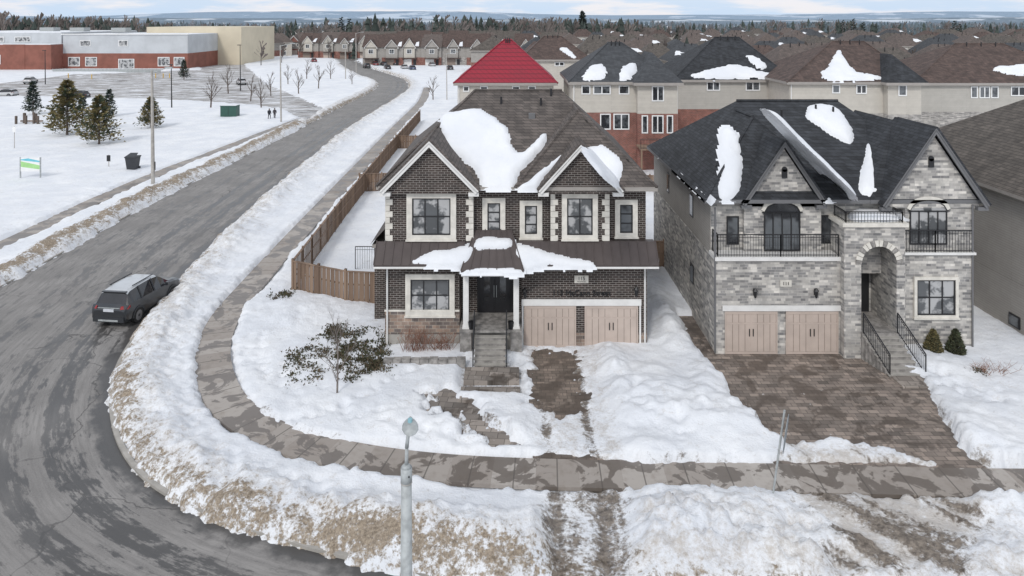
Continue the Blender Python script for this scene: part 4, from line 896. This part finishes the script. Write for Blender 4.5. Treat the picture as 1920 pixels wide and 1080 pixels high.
def conifer(name,x,y,ht,seed=0,mats=('needle','needle2'),n=1500,wd=0.30,ragged=1.0):
    rn=random.Random(seed); mb=MB(); mb.cyl((0,0,0),(0,0,ht*0.97),ht*0.022,0.02,7,'bark')
    nb=int(n/20)
    for i in range(nb):
        t=(i+rn.random())/nb; z=ht*(0.10+0.88*t); Lb=ht*wd*(1-t)**0.8*rn.uniform(0.65,1.1)+0.12; a=i*2.399+rn.uniform(-.3,.3)
        d=Vector((math.cos(a),math.sin(a),rn.uniform(0.05,0.35))); mb.cyl((0,0,z),Vector((0,0,z))+d*Lb,0.03,0.01,3,'bark',False)
        m=mats[0] if rn.random()<0.7 else mats[1]
        for k in range(20):
            s_=rn.uniform(0.2,1.05); c=Vector((0,0,z))+d*Lb*s_+Vector((rn.gauss(0,1),rn.gauss(0,1),rn.gauss(0,1)))*Lb*0.10
            sz=ht*0.030*rn.uniform(0.6,1.5); u=(d+Vector((rn.uniform(-1,1),rn.uniform(-1,1),rn.uniform(-.4,.5)))*0.8).normalized()*sz*1.6; v=u.orthogonal().normalized()*sz*0.5
            mb.face([c-v,c+u*0.5-v*0.6,c+u,c+v],m)
    return mb.build(name,loc=(x,y,0.1))
for i,(px,pb,pt,kind) in enumerate([(126,256,150,0),(186,274,180,0),(62,218,153,1),(205,222,168,1),(283,243,182,0),(155,222,178,1),(345,150,112,1)]):
    x,y=g(px,pb); ht=(pb-pt)*y/F; conifer('pine_tree' if kind==0 else 'spruce_tree',x,y,ht,i,('needle','needle2') if kind==0 else ('spruce','needle2'),2600 if kind==0 else 1600,0.40 if kind==0 else 0.26)
x,y=g(632,750); bare_tree('young_tree',x,y,3.4,5,'barkg',5,0.42,0.045)
k=0
for px,pb,pt in ((395,205,135),(428,175,120),(470,190,140),(508,180,135),(560,178,128),(575,150,110),(597,168,120),(620,150,112),(490,205,148),(540,160,120),(660,160,128),(812,190,140)):
    x,y=g(px,pb); bare_tree('bare_tree',x,y,(pb-pt)*y/F,k,'bark',4,0.5,lw=1.4); k+=1
def shrub(name,cx,cy,rx,ry,hh,n,mats,sz=0.10,dens=None,shape='mat',seed=0,base=0.25):
    rn=random.Random(seed); mb=MB(); clumps=[]
    nc=max(6,n//60)
    for i in range(nc):
        a=rn.uniform(0,6.28); q=math.sqrt(rn.uniform(0.02,1)); clumps.append((math.cos(a)*q*rx,math.sin(a)*q*ry,rn.uniform(0.5,1.2)))
    for i in range(n):
        if shape=='mat':
            c=clumps[i%nc]; rr_=0.17*c[2]; x=c[0]+rn.gauss(0,rr_)*1.2; y=c[1]+rn.gauss(0,rr_)*1.2; z=base+abs(rn.gauss(0,1))*hh*0.5*c[2]
        else:
            t=rn.random()**1.3; a=rn.uniform(0,6.28); R_=rx*(1-t)**0.7*rn.uniform(0.75,1.05)*(0.6+0.4*min(1,t*6)); x=math.cos(a)*R_;y=math.sin(a)*R_;z=base+t*hh
        u=Vector((rn.uniform(-1,1),rn.uniform(-1,1),rn.uniform(0,1.2))).normalized()*sz*rn.uniform(0.6,1.5); v=u.orthogonal().normalized()*sz*0.35; c_=Vector((x,y,z))
        mb.face([c_-v,c_+u*0.5-v*0.5,c_+u,c_+v],mats[0] if rn.random()<0.6 else mats[1])
    for i in range(10): mb.cyl((0,0,0),(rn.uniform(-rx,rx)*0.6,rn.uniform(-ry,ry)*0.6,base+hh*0.4),0.015,0.006,3,'bark',False)
    return mb.build(name,loc=(cx,cy,0))
shrub('juniper_shrub',-9.1,34.0,1.2,3.0,0.18,3400,('juniper','junbrown'),0.12,seed=1,base=0.22); shrub('juniper_shrub',-7.1,34.0,1.1,2.7,0.18,2900,('juniper','junbrown'),0.12,seed=2,base=0.22); shrub('juniper_shrub',-6.3,32.6,0.7,0.7,0.2,700,('junbrown','juniper'),0.10,seed=4,base=0.22)
x,y=g(526,568); shrub('juniper_shrub',x,y,0.5,0.5,0.3,500,('juniper','junbrown'),0.11,seed=3)
for px,pb in ((1750,672),(1792,672)):
    x,y=g(px,pb); shrub('evergreen_shrub',x,y,0.48,0.48,1.15,3200,('juniper','needle2') if px==1792 else ('needle','juniper'),0.10,shape='cone',seed=px,base=0.2)
def twigs(name,cx,cy,rx,ry,hh,n,m,seed):
    rn=random.Random(seed); mb=MB()
    for i in range(n):
        x=rn.uniform(-rx,rx)*0.6;y=rn.uniform(-ry,ry)*0.6; p=Vector((x,y,0.1)); q=p+Vector((rn.gauss(0,.35)*rx,rn.gauss(0,.35)*ry,hh*rn.uniform(0.5,1))); mb.cyl(p,q,0.010,0.005,3,m,False)
        for k in range(3): e=p.lerp(q,rn.uniform(.4,1)); mb.cyl(e,e+Vector((rn.uniform(-.25,.25),rn.uniform(-.2,.2),rn.uniform(.05,.3))),0.006,0.003,3,m,False)
    return mb.build(name,loc=(cx,cy,0.1))
twigs('dormant_shrub',-4.7,34.3,0.9,0.4,1.2,70,'twigred',1); twigs('dormant_shrub',-3.4,34.4,1.0,0.3,0.9,60,'twigred',2)
x,y=g(1860,712); twigs('dormant_shrub',x,y,0.9,0.6,0.6,30,'twigred',3)
x,y=g(1835,709); shrub('low_shrub',x,y,0.4,0.3,0.2,200,('juniper','junbrown'),0.09,seed=9)
# ---------------------------------------------------------------- distant forests & hills
def hazem(name,c,var=0.3,field=None,fs=0.004):
    m_,nt,b=newmat(name); t=NT(nt); n=t.noise(t.obj(),0.05,6,0.7)
    cc=t.mix(t.ramp(n,0.35,0.65),tuple(x*(1-var) for x in c),tuple(x*(1+var) for x in c))
    if field: cc=t.mix(t.ramp(t.noise(t.obj(),fs,7,0.65),0.54,0.58),cc,field)
    nt.links.new(cc,b.inputs['Base Color']); b.inputs['Roughness'].default_value=1; b.inputs['Specular IOR Level'].default_value=0; return m_
M['f1']=hazem('forest_dark',(0.065,0.078,0.070)); M['f1b']=hazem('forest_brown',(0.16,0.14,0.13)); M['f2']=hazem('forest_mid_hazed',(0.12,0.15,0.165)); M['f2b']=hazem('forest_mid_bare_hazed',(0.20,0.20,0.21)); M['f3']=hazem('forest_far_hazed',(0.19,0.235,0.28),0.15); M['f4']=hazem('hill_far_hazed',(0.28,0.36,0.45),0.08,(0.50,0.57,0.65),0.0025); M['f3h']=hazem('hill_mid_hazed',(0.20,0.25,0.30),0.15,(0.56,0.61,0.66),0.005)  # mid and far tones have bluish distance haze painted into the base colour
def vnp(x,y): return float(vn(np.array([x]),np.array([y]),5)[0])+0.5
def forest(name,spec,seed,mc,mbare,pb,gap=0.35):
    rn=random.Random(seed); mb=MB()
    for (xa,xb,ya,yb,n,h0,h1) in spec:
        for i in range(n):
            x=rn.uniform(xa,xb);y=rn.uniform(ya,yb); cl=vnp(x*0.012,y*0.012); ht=rn.uniform(h0,h1)*(0.65+0.7*cl)
            if rn.random()+cl*1.2<gap: continue
            if rn.random()>pb:
                w_=ht*rn.uniform(0.16,0.26); nl=4
                for l in range(nl):
                    zb=ht*(0.04+0.24*l); zt=min(ht,zb+ht*0.38); ww=w_*(1-l/nl*0.75); k=6; o=rn.random()*6
                    ring=[(x+math.cos(o+6.283*j/k)*ww*rn.uniform(.65,1.2),y+math.sin(o+6.283*j/k)*ww,zb+rn.uniform(-.04,.04)*ht) for j in range(k)]
                    for j in range(k): mb.face([ring[j],ring[(j+1)%k],(x+rn.uniform(-.1,.1),y,zt)],mc)
            else:
                mb.cyl((x,y,0),(x,y,ht*0.5),ht*0.02,ht*0.012,3,mbare,False)
                for j in range(26):
                    a=rn.uniform(0,6.28); R_=ht*rn.uniform(0.08,0.32); zz=ht*rn.uniform(0.35,0.9); e=Vector((x+math.cos(a)*R_*(1.2-zz/ht*0.6),y+math.sin(a)*R_*0.6,zz+ht*0.1)); bb=Vector((x,y,zz-ht*0.12)); t_=ht*0.018
                    mb.face([bb,e+Vector((t_,0,-t_)),e+Vector((-t_,0,t_*2))],mbare)
    return mb.build(name)
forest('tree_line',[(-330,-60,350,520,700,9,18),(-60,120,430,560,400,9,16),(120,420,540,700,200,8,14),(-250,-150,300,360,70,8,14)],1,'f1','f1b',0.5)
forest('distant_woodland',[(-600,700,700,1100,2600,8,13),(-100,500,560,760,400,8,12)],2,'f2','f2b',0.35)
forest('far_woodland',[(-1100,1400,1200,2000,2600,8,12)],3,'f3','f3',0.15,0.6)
forest('suburban_trees',[(0,300,150,480,200,6,10),(-90,-20,250,400,60,6,10)],4,'f1','f1b',0.8)
x,y=460*(1092-960)/F,460; conifer('spruce_tree',x,y,22,77,('f1','f1'),2200,0.24)
for px,D,ht in ((1580,430,16),(1600,440,17),(1618,430,15),(1790,420,16),(1800,430,14),(640,420,18),(655,430,17)):
    conifer('spruce_tree',(px-960)*D/F,D,ht,px,('f1','f1'),700,0.22)
hl=MB(); n=220
def hill(yb,zfun,m,dep=900):
    xsn=np.linspace(-5800,5800,n); K=5
    for i in range(n-1):
        for j in range(K):
            def P(ii,jj):
                k=jj/K; return (xsn[ii],yb+dep*k,-6+(zfun(xsn[ii])+6)*math.sin(k*math.pi/2)**1.0)
            hl.face([P(i,j),P(i+1,j),P(i+1,j+1),P(i,j+1)],m)
        hl.face([(xsn[i],yb+dep,zfun(xsn[i])),(xsn[i+1],yb+dep,zfun(xsn[i+1])),(xsn[i+1],yb+dep*2.5,-20),(xsn[i],yb+dep*2.5,-20)],m)
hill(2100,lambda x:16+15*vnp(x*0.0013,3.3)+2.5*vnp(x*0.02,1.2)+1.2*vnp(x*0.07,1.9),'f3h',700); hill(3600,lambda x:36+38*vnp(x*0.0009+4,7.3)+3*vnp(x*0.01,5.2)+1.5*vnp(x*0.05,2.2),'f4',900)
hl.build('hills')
# ================================================================ street furniture
sl=empty('street_lamp'); m=MB(); X0,Y0=-1.98,13.5
m.cyl((X0,Y0,0),(X0,Y0,7.35),0.15,0.098,20,'galv'); m.cyl((X0,Y0,7.35),(X0,Y0,7.62),0.106,0.106,20,'galv'); m.cyl((X0,Y0,7.62),(X0,Y0,7.68),0.106,0.05,20,'galv')
m.cyl((X0,Y0,0),(X0,Y0,0.35),0.2,0.19,16,'conc'); m.cyl((X0,Y0,7.33),(X0,Y0,7.35),0.11,0.11,16,'polec'); m.cyl((X0+0.06,Y0-0.09,7.5),(X0+0.065,Y0-0.115,7.5),0.015,0.015,8,'black')
m.build('pole',sl,True)
m=MB(); pts=[(X0,Y0,7.62),(X0+0.01,Y0-0.02,8.0),(X0+0.05,Y0-0.06,8.35),(X0+0.09,Y0-0.12,8.58)]
for a,b in zip(pts[:-1],pts[1:]): m.cyl(a,b,0.036,0.032,10,'galv')
m.build('arm',sl,True)
m=MB(); rings=[]
for k,(u,wd_,tz,th) in enumerate([(0,0.045,0,0.05),(0.08,0.06,0.01,0.06),(0.16,0.11,0.02,0.08),(0.26,0.145,0.02,0.09),(0.38,0.15,0.0,0.08),(0.46,0.11,-0.02,0.06),(0.50,0.04,-0.03,0.03)]):
    c=Vector((X0+0.09+u*0.12,Y0-0.12-u*0.90,8.58+tz)); rings.append([c+Vector((math.cos(a)*wd_,math.sin(a)*0.02,(math.sin(a) if math.sin(a)>0 else math.sin(a)*0.5)*th)) for a in np.linspace(0,2*math.pi,14,endpoint=False)])
for r0_,r1_ in zip(rings[:-1],rings[1:]):
    for j in range(14): m.face([r0_[j],r0_[(j+1)%14],r1_[(j+1)%14],r1_[j]],'galv')
m.face(rings[0][::-1],'galv'); m.face(rings[-1],'galv'); cx,cy=X0+0.12,Y0-0.36; m.cyl((cx,cy,8.65),(cx,cy,8.73),0.045,0.04,12,'sensor'); m.build('lamp_head',sl)
x,y=g(1446,946,0.1); ts=empty('traffic_sign',(x,y,0.0)); m=MB(); m.cyl((0,0,0),(0.44,0.0,3.2),0.034,0.034,10,'galv'); m.build('post',ts)
m=MB(); a=math.radians(62); dx,dy=math.cos(a)*0.38,math.sin(a)*0.38
oc=[]
for i in range(8):
    t_=math.pi/8+i*math.pi/4; oc.append((0.39+math.cos(t_)*dx*1.08+0.08*math.sin(t_),-0.22+math.cos(t_)*dy*1.08,2.55+math.sin(t_)*0.62))
m.prism(oc,(0.014,-0.007,0),'signback'); m.build('sign_plate',ts)
def pole(name,px,pb,pt,r=0.12,mat='polec',head=None,rb=None):
    x,y=g(px,pb); ht=(pb-pt)*y/F; E=empty(name,(x,y,0)); m=MB(); m.cyl((0,0,0),(-0.01*ht,0,ht),r,r*0.6,10,mat); m.build('pole',E)
    if head=='arm':
        a=MB(); a.cyl((-0.01*ht,0,ht-0.1),(1.6,0,ht+0.3),0.05,0.04,6,'galv'); a.box(1.5,2.2,-0.15,0.15,ht+0.22,ht+0.36,'galv'); a.build('lamp_arm',E)
    if head=='box':
        a=MB(); a.box(-0.7,0.1,-0.2,0.2,ht,ht+0.15,'black'); a.build('lamp_head',E)
    return E
x,y=g(287,350); E=pole('utility_pole',287,350,132,0.19,'polec',None); ht=218*y/F
a=MB(); a.cyl((-0.01*ht,0,ht-0.3),(1.3,-0.1,ht+0.25),0.05,0.04,6,'galv'); a.box(1.2,1.9,-0.22,0.05,ht+0.2,ht+0.34,'galv'); a.cyl((0.2,0,1.6),(0.2,0,2.4),0.04,0.04,6,'black'); a.build('lamp_arm',E)
pole('street_lamp',527,232,85,0.13,'polec','arm'); pole('street_lamp',451,170,85,0.12,'black','box'); pole('street_lamp',85,158,95,0.12,'black','box'); pole('street_lamp',322,205,122,0.12,'black','box'); pole('street_lamp',668,140,62,0.13,'polec','arm'); pole('street_lamp',648,150,78,0.13,'polec','arm'); pole('street_lamp',838,190,100,0.1,'polec','arm')
x,y=g(428,222); E=empty('utility_box',(x,y,0.2)); m=MB(); m.box(-1.3,1.3,0,1.5,0,1.75,'green'); m.box(-1.36,1.36,-0.06,1.56,1.751,1.85,'green'); m.box(-0.02,0.02,-0.02,-0.001,0.1,1.7,'black'); m.box(-1.4,1.4,-0.1,1.6,-0.25,-0.001,'conc'); m.box(-1.25,1.25,0.05,1.4,1.851,1.93,'snow'); m.build('cabinet',E)
x,y=g(249,322); E=empty('rubbish_bin',(x,y,0.2)); m=MB()
m.solid([(-.42,-.42,0.1),(.42,-.42,0.1),(.42,.42,0.1),(-.42,.42,0.1),(-.55,-.55,1.35),(.55,-.55,1.35),(.55,.55,1.35),(-.55,.55,1.35)],[(0,3,2,1),(4,5,6,7),(0,1,5,4),(1,2,6,5),(2,3,7,6),(3,0,4,7)],'plastic')
m.prism([(-.6,-.62,1.36),(.6,-.62,1.36),(.6,.6,1.36),(-.6,.6,1.36)],(0,0,0.1),'plastic'); m.prism([(-.55,-.5,1.46),(.55,-.5,1.46),(.4,.3,1.7),(-.4,.3,1.7)],(0,0.05,0.05),'plastic'); m.cyl((-.5,.5,.15),(-.4,.5,.15),.16,.16,10,'tyre'); m.cyl((.4,.5,.15),(.5,.5,.15),.16,.16,10,'tyre'); m.cyl((-0.5,0.68,1.3),(0.5,0.68,1.3),0.04,0.04,6,'plastic'); m.build('bin',E)
x,y=g(57,338); E=empty('park_sign',(x,y,0.15)); m=MB(); m.box(-0.95,0.95,-0.03,0.03,0.75,2.1,'whitep'); 
m.prism([(-0.94,-0.035,1.75),(0.94,-0.035,1.35),(0.94,-0.035,0.95),(-0.94,-0.035,1.2)],(0,0.004,0),'signgreen'); m.prism([(-0.94,-0.035,1.95),(-0.2,-0.035,2.05),(0.94,-0.035,1.8),(0.94,-0.035,1.65),(-0.94,-0.035,1.85)],(0,0.004,0),'signblue')
for xx in (-1.0,1.0): m.box(xx-0.05,xx+0.05,-0.05,0.05,-0.2,2.15,'galv')
m.build('board',E)
for px,pb,pt in ((27,283,237),(204,318,290)):
    x,y=g(px,pb); E=empty('small_sign',(x,y,0)); ht=(pb-pt)*y/F; m=MB(); m.cyl((0,0,0),(0,0,ht),0.04,0.04,6,'polec'); m.box(-0.2,0.2,-0.06,-0.04,ht-0.7,ht-0.05,'whitep' if px==27 else 'black'); m.build('post',E)
x,y=g(50,236); E=empty('timber_posts',(x,y,0)); m=MB()
for i,(xx,yy,hh_) in enumerate(((-1.6,0,1.5),(-0.7,0.5,1.9),(0.1,-0.3,1.6),(0.9,0.3,2.0),(1.7,0,1.5),(-1.1,1.2,1.8),(0.5,1.4,1.7))): m.box(xx-0.13,xx+0.13,yy-0.13,yy+0.13,0,hh_,'bark')
m.box(-1.6,1.8,0.9,1.1,0.5,0.7,'wood'); m.build('posts',E)
for px,pb in ((128,148),(172,150),(292,148),(306,148),(318,148),(212,222)):
    x,y=g(px,pb-2); m=MB(); m.cyl((0,0,0),(0,0,1.2),0.12,0.12,8,'yellow'); m.cyl((0,0,1.2),(0,0,1.28),0.12,0.05,8,'yellow'); m.build('bollard',None,loc=(x,y,0))
# ================================================================ cars
def car(name,x,y,rot,body='carpaint',roof='carroof',sc=1.0):
    E=empty(name,(x,y,0.02)); E.rotation_euler=(0,0,rot); E.scale=(sc,sc,sc); m=MB()
    st=[(0.0,.78,.50,.80,.86,.60,0),(0.05,.88,.34,.98,1.02,.66,0),(0.16,.915,.28,1.06,1.12,.68,0),(0.42,.925,.24,1.10,1.56,.60,1),(0.60,.93,.22,1.10,1.645,.59,1),(1.2,.935,.22,1.08,1.70,.60,1),(2.0,.935,.22,1.05,1.70,.60,1),(2.7,.935,.22,1.02,1.62,.58,1),(3.1,.935,.22,1.0,1.40,.62,1),(3.45,.93,.22,0.99,1.10,.70,0),(3.9,.925,.24,.93,1.03,.68,0),(4.3,.89,.28,.84,.95,.62,0),(4.52,.80,.36,.70,.80,.55,0),(4.6,.68,.42,.62,.68,.48,0)]
    rg=[]
    for (yy,hw,zb,zl,zr,rw,c) in st:
        half=[(hw*.86,zb),(hw*.99,zb+.14),(hw,zb+(zl-zb)*.55),(hw*.975,zl),(rw+.06 if c else rw+.08,zr-.07 if c else zr-.02),(rw*.86,zr)]
        rg.append([Vector((a,yy,b)) for a,b in half]+[Vector((-a,yy,b)) for a,b in half[::-1]])
    N=12
    for i in range(len(rg)-1):
        for j in range(N):
            k=(j+1)%N; mt=body
            if j in (3,7) and 2<=i<=8: mt='carglass'
            if j in (4,5,6):
                mt=roof if 3<=i<=6 else body
                if i in (2,7,8): mt='carglass'
            if j in (0,10) or j==11: mt='plastic'
            m.face([rg[i][j],rg[i][k],rg[i+1][k],rg[i+1][j]],mt)
    m.face(rg[0],body); m.face(rg[-1][::-1],body); m.build('body',E,False)
    d=MB()
    for s in (-1,1):
        for yy in (0.88,3.62):
            d.cyl((s*.70,yy,.35),(s*.945,yy,.35),.35,.35,20,'tyre'); d.cyl((s*.945,yy,.35),(s*.955,yy,.35),.24,.24,16,'rim'); d.cyl((s*.955,yy,.35),(s*.965,yy,.35),.07,.07,10,'plastic')
            for k in range(14):
                a0=math.pi*k/14;a1=math.pi*(k+1)/14; r0_,r1_=.37,.46
                d.prism([(s*.93,yy+r0_*math.cos(a0),.35+r0_*math.sin(a0)),(s*.93,yy+r0_*math.cos(a1),.35+r0_*math.sin(a1)),(s*.93,yy+r1_*math.cos(a1),.35+r1_*math.sin(a1)),(s*.93,yy+r1_*math.cos(a0),.35+r1_*math.sin(a0))],(s*.025,0,0),'plastic')
        d.prism([(s*.60,-0.01,.93),(s*.92,.13,.93),(s*.92,.30,.95),(s*.92,.28,1.06),(s*.60,.06,1.05)],(0,-0.03,0.0),'tail')
        d.box(min(s*.93,s*1.08),max(s*.93,s*1.08),3.0,3.14,1.0,1.16,body)
        d.cyl((s*.58,0.9,1.73),(s*.56,2.5,1.72),.025,.025,5,'plastic')
        for yy in (1.15,2.15): d.prism([(s*.925,yy-.04,1.05),(s*.925,yy+.04,1.05),(s*.665,yy+.04,1.64),(s*.665,yy-.04,1.64)],(s*.015,0,0.01),'plastic')
        d.box(min(s*.5,s*.8),max(s*.5,s*.8),4.50,4.56,.66,.76,'plate')
    d.box(-.78,.78,-.035,.05,.32,.56,'plastic'); d.box(-.5,.5,-.05,-.036,.36,.44,'galv'); d.box(-.26,.26,-.02,.03,.80,.93,'plate'); d.box(-.6,.6,.34,.50,1.57,1.62,body); d.box(-.56,.56,-.0,.06,.955,.985,'galv'); d.cyl((0,.3,1.2),(.3,.2,1.16),.01,.01,4,'plastic')
    d.build('wheels_and_trim',E); return E
x,y=g(212,615); car('parked_car',x-0.15,y-0.15,-0.12,sc=1.1)
M['w1']=paint('car_paint_white',(0.6,0.6,0.6)); M['w2']=paint('car_paint_black',(0.02,0.02,0.022)); M['w3']=paint('car_paint_red',(0.25,0.02,0.02)); M['w4']=paint('car_paint_blue',(0.03,0.06,0.14))
for i,(px,py,r_) in enumerate([(30,182,1.5),(165,186,1.5),(50,158,0.2),(690,128,0.4),(705,125,0.4),(722,125,0.4),(742,124,0.3),(760,131,0.3),(775,133,0.3),(812,126,0.3),(845,133,0.2),(455,160,0.5),(728,132,0.3),(590,118,0.4)]):
    x,y=g(px,py); cm=['w1','w2','w1','w2','w3','carpaint','w2','w1','w4'][i%9]; car('parked_car',x,y,r_,cm,cm)
# ================================================================ people
def person(px,pb,coat,stride,seed):
    x,y=g(px,pb); E=empty('pedestrian',(x,y,0.13))
    V=[(0,0,.95),(0,0,1.2),(0,0.01,1.42),(0,0.01,1.52),(0,.02,1.64),(0,.02,1.74),(.10,0,.9),(.12,stride,.5),(.12,stride*.8-.05,.08),(.12,stride*.8+.12,.05),(-.10,0,.9),(-.12,-stride*.6,.5),(-.12,-stride*1.4,.10),(-.12,-stride*1.4+.16,.05),(.20,0,1.42),(.27,-stride*.4,1.14),(.25,-stride*.1+.1,.92),(-.20,0,1.42),(-.27,stride*.4,1.14),(-.25,stride*.4+.1,.92)]
    Ed=[(0,1),(1,2),(2,3),(3,4),(4,5),(0,6),(6,7),(7,8),(8,9),(0,10),(10,11),(11,12),(12,13),(2,14),(14,15),(15,16),(2,17),(17,18),(18,19)]
    Rr=[.17,.17,.17,.07,.105,.07,.11,.075,.055,.045,.11,.075,.055,.045,.085,.06,.045,.085,.06,.045]
    me=bpy.data.meshes.new('body'); me.from_pydata(V,Ed,[]); o=bpy.data.objects.new('body',me); COL.objects.link(o); o.parent=E
    md=o.modifiers.new('skin','SKIN'); 
    for i,sv in enumerate(me.skin_vertices[0].data): sv.radius=(Rr[i],Rr[i]*0.85); sv.use_root=(i==0)
    o.modifiers.new('sub','SUBSURF').levels=1; me.materials.append(M[coat])
    m=MB(); 
    for k in range(6):
        z0_=1.66+0.025*k; m.cyl((0,.0,z0_),(0,.0,z0_+.025),.115*math.sqrt(max(0.05,1-(k/6)**2)),.115*math.sqrt(max(0.02,1-((k+1)/6)**2)),10,'black')
    m.build('hat',E); m=MB(); m.box(-.05,.05,-.1,-.085,1.58,1.68,'skin'); m.build('face',E)
M['skin']=basic('skin',(0.45,0.28,0.2),0.6,0.05,3); M['coat']=basic('dark_coat',(0.02,0.022,0.03),0.9,0.2,3); M['coat2']=basic('grey_coat',(0.05,0.045,0.05),0.9,0.2,3)
person(505,226,'coat',.16,1); person(515,225,'coat2',-.14,2)
# ================================================================ world, sun, camera
wd=bpy.data.worlds.new('World'); scene.world=wd; wd.use_nodes=True; nt=wd.node_tree; t=NT(nt); bg=nt.nodes['Background']
sky=t.n('ShaderNodeTexSky'); sky.sky_type='NISHITA'; sky.sun_disc=False; sky.sun_elevation=math.radians(40); sky.sun_rotation=math.radians(200); sky.dust_density=1.0; sky.altitude=300
hs=t.n('ShaderNodeHueSaturation'); t.set(hs,'Color',sky.outputs[0]); t.set(hs,'Saturation',0.6); t.set(hs,'Value',1.0)
tc=t.n('ShaderNodeTexCoord').outputs['Generated']; o=t.sep(tc); zz=t.math('ADD',t.math('MAXIMUM',o[2],0.0),0.02)
cn=t.noise(t.comb(t.math('MULTIPLY',o[0],6),t.math('MULTIPLY',o[1],6),t.math('MULTIPLY',zz,40)),1.0,6,0.6)
lowc=t.mix(t.ramp(cn,0.42,0.60),(4.5,5.5,6.8),(6.5,6.4,6.6))
cl=t.mix(t.ramp(cn,0.35,0.62,0.35,0.9),hs.outputs[0],(7.1,7.4,7.9))
cl=t.mix(t.ramp(o[2],0.0,0.12,1.0,0.0),cl,lowc)
nt.links.new(cl,bg.inputs['Color']); bg.inputs['Strength'].default_value=0.136
sd=bpy.data.lights.new('sun','SUN'); sd.energy=1.4; sd.angle=math.radians(11); sd.color=(1,0.97,0.93); so=bpy.data.objects.new('sun',sd); COL.objects.link(so)
el=math.radians(40); az=math.radians(200)
dv=Vector((math.sin(az)*math.cos(el),math.cos(az)*math.cos(el),math.sin(el))); so.rotation_euler=dv.to_track_quat('Z','Y').to_euler()
cd=bpy.data.cameras.new('camera'); cam=bpy.data.objects.new('camera',cd); COL.objects.link(cam); scene.camera=cam
cam.location=(0,0,H); cam.rotation_euler=(math.pi/2,0,0); cd.sensor_width=36; cd.lens=F/1920*36; cd.shift_y=-(540-HY)/1920; cd.clip_end=12000; cd.clip_start=0.1
scene.view_settings.view_transform='Standard'; scene.view_settings.look='None'; scene.view_settings.exposure=0
